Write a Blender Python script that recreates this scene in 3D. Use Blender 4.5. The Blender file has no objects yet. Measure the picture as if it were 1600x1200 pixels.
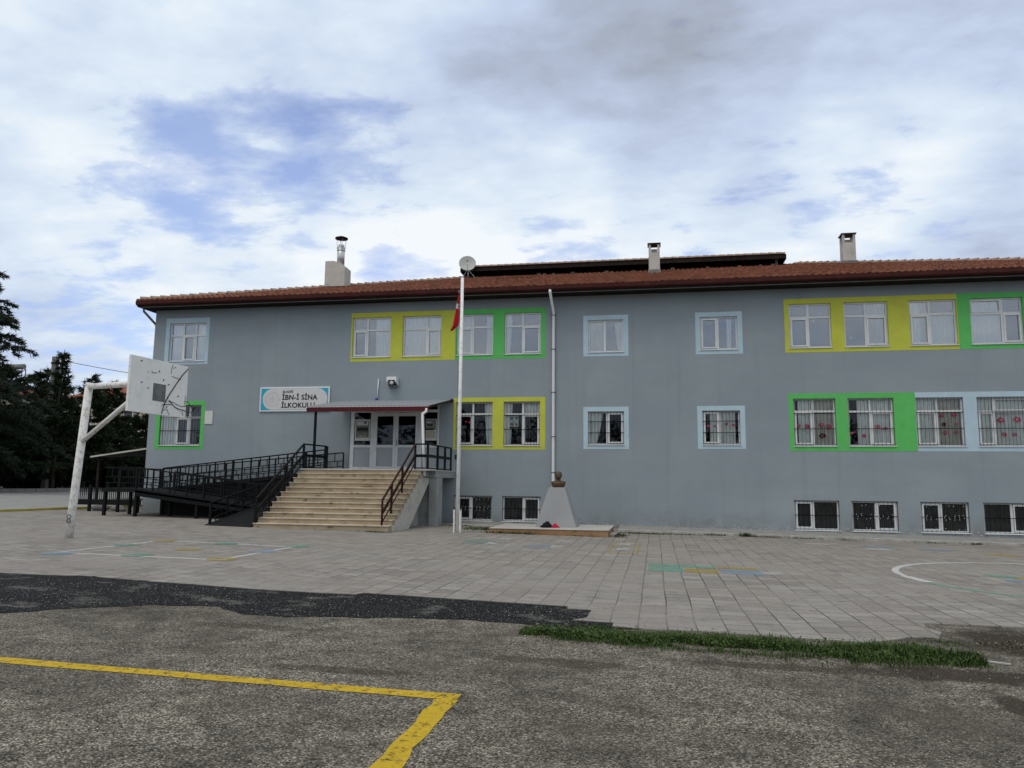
import bpy, bmesh, math, random
from mathutils import Vector, Matrix, noise as mnoise
R_ = math.radians
rnd = random.Random(7)
S = bpy.context.scene
COL = S.collection

def zg(x):                      # the school yard falls gently to the right
    if x > 30: return -0.42
    if x > -24.5: return -0.014 * x
    return 0.343 + 0.03 * (-24.5 - max(x, -70))

# ------------------------------------------------------------------ materials
MATS = {}
def nodes_of(name):
    m = bpy.data.materials.new(name); m.use_nodes = True
    nt = m.node_tree; nt.nodes.clear()
    out = nt.nodes.new('ShaderNodeOutputMaterial')
    b = nt.nodes.new('ShaderNodeBsdfPrincipled'); b.inputs['Specular IOR Level'].default_value = .12
    nt.links.new(b.outputs[0], out.inputs[0])
    return m, nt, b, out
def N(nt, t, **kw):
    n = nt.nodes.new('ShaderNode' + t)
    for k, v in kw.items():
        if k.startswith('i_'): n.inputs[k[2:].replace('_', ' ')].default_value = v
        else: setattr(n, k, v)
    return n
def coords(nt):
    return N(nt, 'TexCoord').outputs['Object']
def noise(nt, vec, scale, detail=4, rough=.55, dist=0):
    n = N(nt, 'TexNoise'); n.inputs['Scale'].default_value = scale
    n.inputs['Detail'].default_value = detail; n.inputs['Roughness'].default_value = rough
    n.inputs['Distortion'].default_value = dist
    nt.links.new(vec, n.inputs['Vector']); return n.outputs['Fac']
def ramp(nt, fac, stops):
    r = N(nt, 'ValToRGB'); cr = r.color_ramp
    while len(cr.elements) < len(stops): cr.elements.new(.5)
    for e, (p, c) in zip(cr.elements, stops):
        e.position = p; e.color = (c, c, c, 1) if isinstance(c, (int, float)) else (*c, 1)
    nt.links.new(fac, r.inputs[0]); return r.outputs[0]
def mixc(nt, fac, a, b, mode='MIX'):
    m = N(nt, 'Mix', data_type='RGBA', blend_type=mode)
    for i, v in ((0, fac), (6, a), (7, b)):
        if hasattr(v, 'is_linked') or hasattr(v, 'links'): nt.links.new(v, m.inputs[i])
        elif i == 0: m.inputs[0].default_value = v
        else: m.inputs[i].default_value = (*v, 1)
    return m.outputs[2]
def math_(nt, op, a, b=None, clamp=False):
    m = N(nt, 'Math', operation=op); m.use_clamp = clamp
    for i, v in ((0, a), (1, b)):
        if v is None: continue
        if isinstance(v, (int, float)): m.inputs[i].default_value = v
        else: nt.links.new(v, m.inputs[i])
    return m.outputs[0]
def bump(nt, b, h, strength=.3, dist=.02):
    n = N(nt, 'Bump'); n.inputs['Strength'].default_value = strength; n.inputs['Distance'].default_value = dist
    nt.links.new(h, n.inputs['Height']); nt.links.new(n.outputs[0], b.inputs['Normal'])
def vscale(nt, v, s):
    m = N(nt, 'Mapping'); m.inputs['Scale'].default_value = s
    nt.links.new(v, m.inputs['Vector']); return m.outputs[0]

def plain(name, col, rough=.6, metal=0, var=.15, scale=3, bmp=0, bscale=40, dirt=None, dirt_scale=1.2, dirt_amt=.5):
    m, nt, b, o = nodes_of(name)
    v = coords(nt)
    f = noise(nt, v, scale, 6, .6)
    lo = tuple(c * (1 - var) for c in col); hi = tuple(min(1, c * (1 + var)) for c in col)
    c = ramp(nt, f, [(.3, lo), (.7, hi)])
    if dirt:
        d = noise(nt, v, dirt_scale, 8, .7)
        c = mixc(nt, math_(nt, 'MULTIPLY', ramp(nt, d, [(.5, 0.), (.72, 1.)]), dirt_amt), c, dirt)
    nt.links.new(c, b.inputs['Base Color'])
    b.inputs['Roughness'].default_value = rough; b.inputs['Metallic'].default_value = metal
    if rough < .5: b.inputs['Specular IOR Level'].default_value = .3
    if bmp: bump(nt, b, noise(nt, v, bscale, 4, .6), bmp, .01)
    MATS[name] = m; return m

plain('white_frame', (.66, .67, .67), .35, var=.05, dirt=(.3, .29, .27), dirt_amt=.25, dirt_scale=4)
plain('white_paint', (.70, .69, .66), .5, var=.07, dirt=(.20, .14, .09), dirt_amt=.85, dirt_scale=8)
plain('pole_paint', (.78, .78, .75), .45, var=.05, dirt=(.25, .2, .15), dirt_amt=.5, dirt_scale=9)
plain('yellow_band', (.50, .52, .07), .8, var=.07, bmp=.15, dirt=(.36, .37, .13), dirt_amt=.5)
plain('green_band', (.11, .46, .12), .8, var=.07, bmp=.15, dirt=(.17, .38, .17), dirt_amt=.5)
plain('pale_band', (.42, .54, .61), .8, var=.06, bmp=.15, dirt=(.34, .41, .44), dirt_amt=.5)
plain('black_iron', (.006, .0065, .0075), .5, var=.3, scale=8, dirt=(.03, .02, .015), dirt_amt=.3, dirt_scale=9)
plain('rusty_iron', (.022, .012, .01), .6, var=.3, scale=8, dirt=(.09, .03, .02), dirt_amt=.8, dirt_scale=6)
plain('black_deck', (.010, .010, .0105), .7, var=.3, scale=5, bmp=.3)
plain('gutter_red', (.052, .014, .011), .5, var=.25, scale=2)
plain('canopy_red', (.075, .014, .018), .5, var=.2, scale=2)
plain('canopy_sheet', (.25, .275, .295), .6, var=.1, scale=2, dirt=(.2, .17, .15), dirt_amt=.4)
plain('soffit_brown', (.016, .012, .01), .8, var=.3)
plain('dark_timber', (.02, .014, .011), .8, var=.4, scale=4)
plain('trim_pale', (.17, .17, .16), .6)
plain('steel', (.5, .5, .5), .4, metal=.7, var=.1)
plain('dark_metal', (.02, .018, .02), .5)
plain('plaster_white', (.48, .46, .42), .85, var=.08, bmp=.3, bscale=25, dirt=(.22, .2, .17), dirt_amt=.6, dirt_scale=2.2)
plain('concrete', (.27, .265, .25), .9, var=.18, scale=3, bmp=.4, bscale=30, dirt=(.13, .125, .11), dirt_amt=.6, dirt_scale=2)
plain('kerb_stone', (.36, .35, .32), .9, var=.2, scale=4, bmp=.4, bscale=25, dirt=(.14, .13, .11), dirt_amt=.6, dirt_scale=3)
plain('pillar_plaster', (.3, .31, .31), .9, var=.1, bmp=.3, dirt=(.15, .14, .13), dirt_amt=.6, dirt_scale=2)
plain('marble', (.42, .405, .38), .5, var=.12, scale=2, dirt=(.3, .27, .24), dirt_amt=.5, dirt_scale=1.5)
plain('pedestal_marble', (.27, .275, .28), .45, var=.06, scale=2, dirt=(.32, .32, .33), dirt_amt=.5, dirt_scale=1.5)
plain('bronze', (.085, .055, .028), .45, metal=.35, var=.3, scale=12)
plain('black_cloth', (.008, .008, .009), .9, var=.2)
plain('red_cloth', (.36, .012, .04), .8, var=.2, scale=8)
plain('lettering', (.025, .027, .03), .6)
plain('sign_teal', (.02, .34, .46), .45, var=.05)
plain('sign_white', (.57, .56, .56), .4, var=.04)
plain('emblem_pink', (.52, .46, .46), .5, var=.05)
plain('door_panel', (.36, .38, .40), .5, var=.04)
plain('paper', (.58, .58, .55), .7, var=.06)
plain('poster_grey', (.2, .2, .19), .7, var=.25, scale=9)
plain('poster_ink', (.035, .035, .033), .7, var=.3, scale=12)
plain('poster_cream', (.4, .39, .28), .7, var=.1)
plain('curtain', (.88, .88, .86), .9, var=.06, scale=6)
plain('curtain_warm', (.64, .61, .55), .9, var=.1, scale=6)
plain('cellar_curtain', (.10, .10, .095), .9, var=.3, scale=8)
plain('pink_paper', (.80, .07, .15), .7, var=.2, scale=14)
plain('maroon_paper', (.1, .02, .025), .7, var=.2)
plain('green_paper', (.08, .26, .12), .7, var=.2)
plain('white_trim', (.7, .7, .7), .5, var=.05)
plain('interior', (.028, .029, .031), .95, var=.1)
plain('bark', (.07, .055, .045), .95, var=.35, scale=9, bmp=.8, bscale=20)
plain('house_wall', (.5, .46, .36), .9, var=.06)
plain('house_roof', (.24, .09, .055), .85, var=.2, scale=3)
plain('house_glass', (.04, .045, .05), .2)
plain('hill_green', (.07, .085, .06), .95, var=.3, scale=.05)
plain('grey_stone', (.2, .19, .18), .9, var=.25, scale=3, bmp=.4)
plain('yellow_kerb', (.38, .33, .08), .8, var=.2, scale=6, dirt=(.2, .19, .16), dirt_amt=.7, dirt_scale=5)
plain('pavement_grey', (.25, .245, .235), .9, var=.12, scale=1.5, bmp=.2)
plain('flag_red', (.52, .015, .025), .8, var=.12, scale=6)
plain('flag_white', (.7, .68, .66), .8)
plain('dish_grey', (.42, .43, .41), .5, var=.05)
plain('blue_plastic', (.04, .08, .35), .5)
plain('weathered_tile', (.33, .24, .19), .9, var=.2, scale=5, dirt=(.18, .15, .12), dirt_amt=.5, dirt_scale=3)

def leafmat(name, a, b, rough=.6):
    m, nt, p, o = nodes_of(name)
    oi = N(nt, 'TexCoord')
    c = ramp(nt, noise(nt, oi.outputs['Object'], 1.7, 3, .7), [(.3, a), (.7, b)])
    nt.links.new(c, p.inputs['Base Color']); p.inputs['Roughness'].default_value = rough
    MATS[name] = m
leafmat('pine_needles', (.012, .023, .011), (.030, .046, .020))
leafmat('cedar_needles', (.013, .022, .014), (.032, .043, .028))
leafmat('hedge_leaf', (.010, .016, .009), (.02, .03, .015))
leafmat('grass_blade', (.014, .036, .007), (.075, .115, .028))
for _n in MATS['grass_blade'].node_tree.nodes:
    if _n.type == 'TEX_NOISE': _n.inputs['Scale'].default_value = 16
    if _n.type == 'VALTORGB':
        _e = _n.color_ramp.elements.new(.78); _e.color = (.17, .165, .07, 1); _n.color_ramp.elements[1].position = .66
leafmat('weed_leaf', (.05, .07, .025), (.10, .11, .045))

def wallmat():
    m, nt, b, o = nodes_of('grey_blue_paint')
    v = coords(nt)
    c = ramp(nt, noise(nt, v, .35, 6, .6), [(.3, (.228, .270, .296)), (.7, (.282, .325, .345))])
    c = mixc(nt, ramp(nt, noise(nt, vscale(nt, v, (.5, .5, 1.4)), 1.1, 6, .65), [(.42, 0.), (.7, .6)]), c, (.243, .266, .288))
    # vertical rain streaks
    st = noise(nt, vscale(nt, v, (2.2, 2.2, .07)), 1.6, 5, .6)
    c = mixc(nt, ramp(nt, st, [(.54, 0.), (.76, .30)]), c, (.185, .210, .225))
    # scuffs and peeled paint near the foot of the wall
    sep = N(nt, 'SeparateXYZ'); nt.links.new(v, sep.inputs[0])
    low = ramp(nt, math_(nt, 'MULTIPLY', sep.outputs[2], .5), [(.02, 1.), (.5, 0.)])
    sc = ramp(nt, noise(nt, vscale(nt, v, (1, 1, 1.6)), 2.6, 8, .7, .6), [(.60, 0.), (.68, .8)])
    c = mixc(nt, math_(nt, 'MULTIPLY', sc, low), c, (.15, .155, .16))
    spl = math_(nt, 'MULTIPLY', ramp(nt, sep.outputs[2], [(.05, 1.), (.75, 0.)]), ramp(nt, noise(nt, v, 1.7, 7, .7), [(.38, 0.), (.62, .75)]))
    c = mixc(nt, spl, c, (.175, .172, .165))
    low2 = ramp(nt, sep.outputs[2], [(.12, 1.), (.3, 0.)])
    pe = ramp(nt, noise(nt, vscale(nt, v, (1, 1, 3)), 7, 5, .7), [(.55, 0.), (.6, .8)])
    c = mixc(nt, math_(nt, 'MULTIPLY', pe, low2), c, (.48, .47, .45))
    nt.links.new(c, b.inputs['Base Color']); b.inputs['Roughness'].default_value = .85
    bump(nt, b, noise(nt, v, 35, 4, .6), .25, .006)
    MATS['grey_blue_paint'] = m
wallmat()

def tilemat():
    m, nt, b, o = nodes_of('terracotta')
    v = coords(nt)
    vt = vscale(nt, v, (1 / .24, 1 / .345, 1))
    wn = N(nt, 'TexWhiteNoise', noise_dimensions='2D')
    fl = N(nt, 'VectorMath', operation='FLOOR'); nt.links.new(vt, fl.inputs[0]); nt.links.new(fl.outputs[0], wn.inputs['Vector'])
    c = ramp(nt, wn.outputs['Value'], [(0., (.130, .052, .033)), (.5, (.19, .073, .043)), (1., (.26, .104, .061))])
    c = mixc(nt, ramp(nt, noise(nt, v, .5, 6, .7), [(.45, 0.), (.75, .6)]), c, (.10, .052, .04))
    c = mixc(nt, ramp(nt, noise(nt, v, 6, 6, .7), [(.55, 0.), (.75, .5)]), c, (.08, .05, .04))
    nt.links.new(c, b.inputs['Base Color']); b.inputs['Roughness'].default_value = .85
    MATS['terracotta'] = m
tilemat()

def glassmat(name, refl, tint, trans=1.0):
    m, nt, b, o = nodes_of(name); nt.nodes.remove(b)
    tr = N(nt, 'BsdfTransparent'); tr.inputs[0].default_value = (*tint, 1)
    gl = N(nt, 'BsdfGlossy'); gl.inputs['Roughness'].default_value = .02; gl.inputs[0].default_value = (.9, .93, 1, 1)
    fr = N(nt, 'Fresnel'); fr.inputs[0].default_value = 1.5
    v = coords(nt); bm = N(nt, 'Bump'); bm.inputs['Strength'].default_value = .05; bm.inputs['Distance'].default_value = .02
    nt.links.new(noise(nt, v, 1.3, 2, .4), bm.inputs['Height']); nt.links.new(bm.outputs[0], gl.inputs['Normal'])
    f = math_(nt, 'ADD', math_(nt, 'MULTIPLY', fr.outputs[0], 1.4), refl, True)
    mx = N(nt, 'MixShader'); nt.links.new(f, mx.inputs[0]); nt.links.new(tr.outputs[0], mx.inputs[1]); nt.links.new(gl.outputs[0], mx.inputs[2])
    nt.links.new(mx.outputs[0], o.inputs[0]); MATS[name] = m
glassmat('upper_glass', .10, (.86, .88, .88))
glassmat('ground_glass', -.035, (.94, .96, .95))
glassmat('cellar_glass', -.03, (.85, .87, .87))

def asphalt():
    m, nt, b, o = nodes_of('old_asphalt')
    v = coords(nt)
    vo = N(nt, 'TexVoronoi'); vo.inputs['Scale'].default_value = 88; nt.links.new(v, vo.inputs['Vector'])
    st = N(nt, 'SeparateColor'); nt.links.new(vo.outputs['Color'], st.inputs[0])
    base = ramp(nt, st.outputs[0], [(0., (.030, .027, .023)), (.35, (.098, .089, .076)), (.75, (.20, .184, .156)), (1., (.46, .43, .365))])
    big = noise(nt, v, .42, 7, .66, .4)
    dens = ramp(nt, big, [(.36, 0.), (.54, 1.)])
    dark = ramp(nt, st.outputs[1], [(0., (.018, .016, .013)), (.75, (.074, .067, .057)), (1., (.22, .203, .17))])
    c = mixc(nt, math_(nt, 'ADD', math_(nt, 'MULTIPLY', dens, .75), .25), dark, base)
    med = ramp(nt, noise(nt, v, 3.2, 6, .7), [(.35, .6), (.7, 1.3)])
    c = mixc(nt, 1., c, med, 'MULTIPLY')
    br = ramp(nt, noise(nt, vscale(nt, v, (1, 1.6, 1)), .8, 5, .6), [(.52, 0.), (.7, .45)])
    c = mixc(nt, br, c, (.085, .074, .06))
    # oily brown wet stain at the right of the grass strip
    sep = N(nt, 'SeparateXYZ'); nt.links.new(v, sep.inputs[0])
    def blob(cx, cy, sx, sy):
        dx = math_(nt, 'DIVIDE', math_(nt, 'SUBTRACT', sep.outputs[0], cx), sx)
        dy = math_(nt, 'DIVIDE', math_(nt, 'SUBTRACT', sep.outputs[1], cy), sy)
        d = math_(nt, 'ADD', math_(nt, 'MULTIPLY', dx, dx), math_(nt, 'MULTIPLY', dy, dy))
        d = math_(nt, 'ADD', d, math_(nt, 'MULTIPLY', noise(nt, v, 1.6, 6, .7), 1.1))
        return ramp(nt, d, [(.75, 1.), (1.35, 0.)])
    for cx, cy, sx, sy, a in ((4.0, -19.8, 1.35, 1.7, .95), (2.7, -21.35, 1.6, .5, .9), (2.72, -22.6, .3, 1.2, .9), (1.2, -21.5, 1.7, .22, .6), (-.9, -21.9, 1.1, .3, .6), (-2.6, -22.7, 1.0, .2, .5), (-4.3, -21.2, 1.6, .2, .4)):
        c = mixc(nt, math_(nt, 'MULTIPLY', blob(cx, cy, sx, sy), a), c, mixc(nt, st.outputs[1], (.020, .0155, .012), (.062, .048, .036)))
    c = mixc(nt, 1., c, (1.03, 1., .945), 'MULTIPLY')
    nt.links.new(c, b.inputs['Base Color']); b.inputs['Roughness'].default_value = .92
    h = math_(nt, 'ADD', math_(nt, 'MULTIPLY', vo.outputs['Distance'], -1.), math_(nt, 'MULTIPLY', noise(nt, v, 14, 5, .7), .8))
    bump(nt, b, h, .7, .012)
    MATS['old_asphalt'] = m
    m, nt, b, o = nodes_of('fresh_asphalt')
    v = coords(nt)
    vo = N(nt, 'TexVoronoi'); vo.inputs['Scale'].default_value = 75; nt.links.new(v, vo.inputs['Vector'])
    st = N(nt, 'SeparateColor'); nt.links.new(vo.outputs['Color'], st.inputs[0])
    c = ramp(nt, st.outputs[0], [(0., (.005, .005, .0055)), (.86, (.014, .014, .015)), (.95, (.07, .068, .066)), (1., (.26, .25, .24))])
    gr = ramp(nt, noise(nt, vscale(nt, v, (.8, 1.1, 1)), 1.5, 8, .75), [(.55, 0.), (.64, .95)])
    g2 = ramp(nt, st.outputs[1], [(0., (.03, .029, .026)), (.5, (.09, .085, .075)), (1., (.34, .32, .28))])
    c = mixc(nt, gr, c, g2)
    nt.links.new(c, b.inputs['Base Color']); b.inputs['Roughness'].default_value = .8
    bump(nt, b, math_(nt, 'ADD', math_(nt, 'MULTIPLY', vo.outputs['Distance'], -1.), noise(nt, v, 10, 5, .7)), 1., .02)
    MATS['fresh_asphalt'] = m
asphalt()

def pavers():
    m, nt, b, o = nodes_of('paving_slabs')
    v = coords(nt)
    wob = N(nt, 'TexNoise'); wob.inputs['Scale'].default_value = .7; nt.links.new(v, wob.inputs['Vector'])
    ad = N(nt, 'VectorMath', operation='MULTIPLY_ADD'); nt.links.new(wob.outputs['Color'], ad.inputs[0])
    ad.inputs[1].default_value = (.05, .05, 0); nt.links.new(v, ad.inputs[2])
    mp = N(nt, 'Mapping'); mp.inputs['Rotation'].default_value = (0, 0, R_(90)); mp.inputs['Location'].default_value = (0, .19, 0)
    nt.links.new(ad.outputs[0], mp.inputs['Vector'])
    br = N(nt, 'TexBrick'); br.offset = .5; br.squash = 1
    nt.links.new(mp.outputs[0], br.inputs['Vector'])
    for k, val in (('Scale', 1.), ('Mortar Size', .0095), ('Mortar Smooth', .35), ('Bias', 0.), ('Brick Width', .33), ('Row Height', .33)):
        br.inputs[k].default_value = val
    br.inputs['Color1'].default_value = (.205, .187, .165, 1); br.inputs['Color2'].default_value = (.30, .276, .246, 1)
    br.inputs['Mortar'].default_value = (.045, .04, .034, 1)
    c = br.outputs['Color']
    # joints are silted up here and there
    silt = ramp(nt, noise(nt, v, .35, 5, .6), [(.42, 0.), (.62, .75)])
    c = mixc(nt, silt, c, (.258, .237, .211))
    c = mixc(nt, ramp(nt, noise(nt, vscale(nt, v, (1, 1.5, 1)), .55, 7, .7), [(.45, 0.), (.72, .7)]), c, (.215, .188, .168))
    c = mixc(nt, ramp(nt, noise(nt, vscale(nt, v, (1, 1.3, 1)), 1.9, 8, .76), [(.53, 0.), (.68, .8)]), c, (.135, .124, .112))
    fine = ramp(nt, noise(nt, v, 28, 4, .7), [(.3, .84), (.7, 1.12)])
    c = mixc(nt, 1., c, fine, 'MULTIPLY')
    # narrow dark chipped cross joints
    ch = ramp(nt, noise(nt, vscale(nt, v, (2.2, 4.5, 1)), 1.3, 7, .74), [(.58, 0.), (.66, .7)])
    c = mixc(nt, ch, c, (.085, .08, .073))
    nt.links.new(c, b.inputs['Base Color']); b.inputs['Roughness'].default_value = .88
    hh = math_(nt, 'ADD', math_(nt, 'MULTIPLY', br.outputs['Fac'], -1.), math_(nt, 'MULTIPLY', noise(nt, v, 9, 5, .7), .7))
    bump(nt, b, hh, .5, .012)
    MATS['paving_slabs'] = m
pavers()

def wornpaint(name, col, thr=.5, scale=7, soft=.12):
    m, nt, b, o = nodes_of(name)
    v = coords(nt)
    n = noise(nt, v, scale, 8, .75)
    c = ramp(nt, noise(nt, v, 20, 4, .7), [(.3, tuple(x * .75 for x in col)), (.7, col)])
    nt.links.new(c, b.inputs['Base Color']); b.inputs['Roughness'].default_value = .8
    al = ramp(nt, n, [(thr - soft, 1.), (thr + soft, 0.)])
    nt.links.new(al, b.inputs['Alpha'])
    MATS[name] = m
wornpaint('worn_white', (.50, .49, .47), .66, 6, .12)
wornpaint('faint_white', (.44, .43, .42), .56, 5, .2)
wornpaint('worn_blue', (.24, .34, .44), .50, 5, .22)
wornpaint('worn_teal', (.14, .33, .25), .50, 5, .22)
wornpaint('worn_green', (.17, .38, .28), .50, 5, .22)
wornpaint('worn_yellow', (.42, .31, .07), .50, 5, .22)
wornpaint('faint_yellow', (.40, .33, .13), .5, 5, .2)
wornpaint('faint_teal', (.22, .31, .26), .47, 4, .25)
wornpaint('faint_blue', (.27, .31, .35), .47, 4, .25)
wornpaint('road_yellow', (.52, .35, .025), .585, 15, .05)

def stepmat():
    m, nt, b, o = nodes_of('travertine')
    v = coords(nt)
    c = ramp(nt, noise(nt, vscale(nt, v, (.8, 1, 1)), 1.8, 7, .62), [(.3, (.28, .215, .14)), (.55, (.37, .295, .20)), (.8, (.44, .365, .265))])
    sep = N(nt, 'SeparateXYZ'); nt.links.new(v, sep.inputs[0])
    # slab seams and dark weather stains
    st = ramp(nt, noise(nt, vscale(nt, v, (1.3, 2, 2.6)), 1.9, 9, .8), [(.565, 0.), (.64, .9)])
    c = mixc(nt, st, c, (.07, .055, .04))
    wv = N(nt, 'TexBrick'); mp = N(nt, 'Mapping'); mp.inputs['Rotation'].default_value = (R_(90), 0, 0)
    nt.links.new(v, mp.inputs['Vector']); nt.links.new(mp.outputs[0], wv.inputs['Vector'])
    for k, val in (('Scale', 1.), ('Mortar Size', .006), ('Brick Width', .95), ('Row Height', .158), ('Mortar Smooth', .2)): wv.inputs[k].default_value = val
    wv.inputs['Color1'].default_value = (.92, .92, .92, 1); wv.inputs['Color2'].default_value = (1.06, 1.04, 1.02, 1); wv.inputs['Mortar'].default_value = (.75, .72, .7, 1)
    c = mixc(nt, .7, c, wv.outputs['Color'], 'MULTIPLY')
    nt.links.new(c, b.inputs['Base Color']); b.inputs['Roughness'].default_value = .7
    bump(nt, b, noise(nt, v, 30, 4, .6), .2, .006)
    MATS['travertine'] = m
    m3 = m.copy(); m3.name = 'tread_stone'; MATS['tread_stone'] = m3
    for n in m3.node_tree.nodes:
        if n.type == 'VALTORGB' and len(n.color_ramp.elements) == 3:
            for e, cc in zip(n.color_ramp.elements, ((.36, .30, .22), (.48, .42, .33), (.55, .5, .41))): e.color = (*cc, 1)
    m2 = m.copy(); m2.name = 'ochre_stone'; MATS['ochre_stone'] = m2
    for n in m2.node_tree.nodes:
        if n.type == 'VALTORGB' and len(n.color_ramp.elements) == 3:
            for e, cc in zip(n.color_ramp.elements, ((.2, .12, .06), (.3, .18, .09), (.36, .27, .17))): e.color = (*cc, 1)
stepmat()

# ------------------------------------------------------------------ mesh helpers
class MB:
    def __init__(s): s.v = []; s.f = []; s.mi = []; s.sm = []
    def add(s, vs, fs, mi=0, smooth=False):
        o = len(s.v); s.v += [tuple(v) for v in vs]
        for f in fs: s.f.append(tuple(i + o for i in f)); s.mi.append(mi); s.sm.append(smooth)
        return s
    def box(s, x0, x1, y0, y1, z0, z1, mi=0, M=None):
        vs = [(x0, y0, z0), (x1, y0, z0), (x1, y1, z0), (x0, y1, z0), (x0, y0, z1), (x1, y0, z1), (x1, y1, z1), (x0, y1, z1)]
        if M: vs = [M @ Vector(v) for v in vs]
        return s.add(vs, [(0, 3, 2, 1), (4, 5, 6, 7), (0, 1, 5, 4), (1, 2, 6, 5), (2, 3, 7, 6), (3, 0, 4, 7)], mi)
    def quad(s, a, b, c, d, mi=0): return s.add([a, b, c, d], [(0, 1, 2, 3)], mi)
    def hexa(s, lo, hi, mi=0):   # four low + four high points
        return s.add(list(lo) + list(hi), [(3, 2, 1, 0), (4, 5, 6, 7), (0, 1, 5, 4), (1, 2, 6, 5), (2, 3, 7, 6), (3, 0, 4, 7)], mi)
    def tube(s, pts, r, n=8, caps=True, mi=0, smooth=True):
        pts = [Vector(p) for p in pts]
        rs = r if isinstance(r, (list, tuple)) else [r] * len(pts)
        o = len(s.v); rings = []
        prev = None
        for i, p in enumerate(pts):
            t = (pts[min(i + 1, len(pts) - 1)] - pts[max(i - 1, 0)]).normalized()
            if prev is None:
                a = Vector((0, 0, 1)) if abs(t.z) < .9 else Vector((1, 0, 0))
                u = t.cross(a).normalized()
            else:
                u = (prev - t * prev.dot(t)).normalized()
            prev = u; w = t.cross(u)
            ring = []
            for k in range(n):
                a = 2 * math.pi * (k + .5) / n
                ring.append(len(s.v)); s.v.append(tuple(p + (u * math.cos(a) + w * math.sin(a)) * rs[i]))
            rings.append(ring)
        for i in range(len(pts) - 1):
            for k in range(n):
                s.f.append((rings[i][k], rings[i][(k + 1) % n], rings[i + 1][(k + 1) % n], rings[i + 1][k])); s.mi.append(mi); s.sm.append(smooth and n > 4)
        if caps:
            s.f.append(tuple(reversed(rings[0]))); s.mi.append(mi); s.sm.append(False)
            s.f.append(tuple(rings[-1])); s.mi.append(mi); s.sm.append(False)
        return s
    def bar(s, a, b, w, h=None, mi=0):   # square bar between two points
        h = h or w; a = Vector(a); b = Vector(b); t = (b - a).normalized()
        up = Vector((0, 0, 1)) if abs(t.z) < .95 else Vector((0, 1, 0))
        u = t.cross(up).normalized() * w / 2; v = u.cross(t).normalized() * h / 2
        return s.hexa([a - u - v, a + u - v, a + u + v, a - u + v], [b - u - v, b + u - v, b + u + v, b - u + v], mi)
    def lathe(s, prof, c, n=16, mi=0, ax=None, smooth=True):
        M = ax or Matrix.Identity(3); c = Vector(c); rings = []
        for r, z in prof:
            rings.append([len(s.v) + k for k in range(n)])
            for k in range(n):
                a = 2 * math.pi * k / n; s.v.append(tuple(c + M @ Vector((r * math.cos(a), r * math.sin(a), z))))
        for i in range(len(prof) - 1):
            for k in range(n):
                s.f.append((rings[i][k], rings[i][(k + 1) % n], rings[i + 1][(k + 1) % n], rings[i + 1][k])); s.mi.append(mi); s.sm.append(smooth)
        s.f.append(tuple(reversed(rings[0]))); s.mi.append(mi); s.sm.append(False)
        s.f.append(tuple(rings[-1])); s.mi.append(mi); s.sm.append(False)
        return s
    def build(s, name, mats, parent=None, bevel=0, off=None):
        if not isinstance(mats, (list, tuple)): mats = [mats]
        o = Vector((0, 0, 0))
        p = parent
        while p is not None: o += p.location; p = p.parent
        loc = Vector(off) if off else Vector((0, 0, 0))
        o += loc
        me = bpy.data.meshes.new(name)
        me.from_pydata([tuple(Vector(v) - o) for v in s.v], [], s.f)
        for m in mats: me.materials.append(MATS[m])
        for pl, mi, sm in zip(me.polygons, s.mi, s.sm): pl.material_index = mi; pl.use_smooth = sm
        me.update()
        ob = bpy.data.objects.new(name, me); ob.location = loc; COL.objects.link(ob)
        if parent: ob.parent = parent
        if bevel:
            bv = ob.modifiers.new('bevel', 'BEVEL'); bv.width = bevel; bv.segments = 2; bv.limit_method = 'ANGLE'
        return ob
def tag(o, label=None, cat=None, group=None, kind=None):
    for k, v in (('label', label), ('category', cat), ('group', group), ('kind', kind)):
        if v: o[k] = v
    return o
def thing(name, loc, label, cat, group=None):
    o = bpy.data.objects.new(name, None); o.location = loc; o.empty_display_size = .2
    COL.objects.link(o); return tag(o, label, cat, group)

# ------------------------------------------------------------------ ground
def sheet(name, poly, dz, mat, skirt=0, kind='structure'):
    mb = MB(); n = len(poly)
    top = [(x, y, zg(x) + dz) for x, y in poly]
    ar = sum(poly[i][0] * poly[(i + 1) % n][1] - poly[(i + 1) % n][0] * poly[i][1] for i in range(n))
    if ar < 0: top.reverse()
    mb.add(top, [tuple(range(n))])
    if skirt:
        for i in range(n):
            a, b = top[i], top[(i + 1) % n]
            mb.quad(a, (a[0], a[1], a[2] - skirt), (b[0], b[1], b[2] - skirt), b)
    o = mb.build(name, mat); tag(o, kind=kind); return o

mb = MB()
xs = [-900, -300, -120, -70, -50, -37, -24.5, 0, 30, 60, 150, 400, 900]; ys = [-400, -150, -60, -40, -20, 0, 20, 50, 100, 200, 400, 1000]
for i, x in enumerate(xs):
    for y in ys: mb.v.append((x, y, zg(x)))
for i in range(len(xs) - 1):
    for j in range(len(ys) - 1):
        a = i * len(ys) + j; mb.f.append((a, a + len(ys), a + len(ys) + 1, a + 1)); mb.mi.append(0); mb.sm.append(False)
tag(mb.build('ground', 'old_asphalt'), kind='structure')

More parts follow.
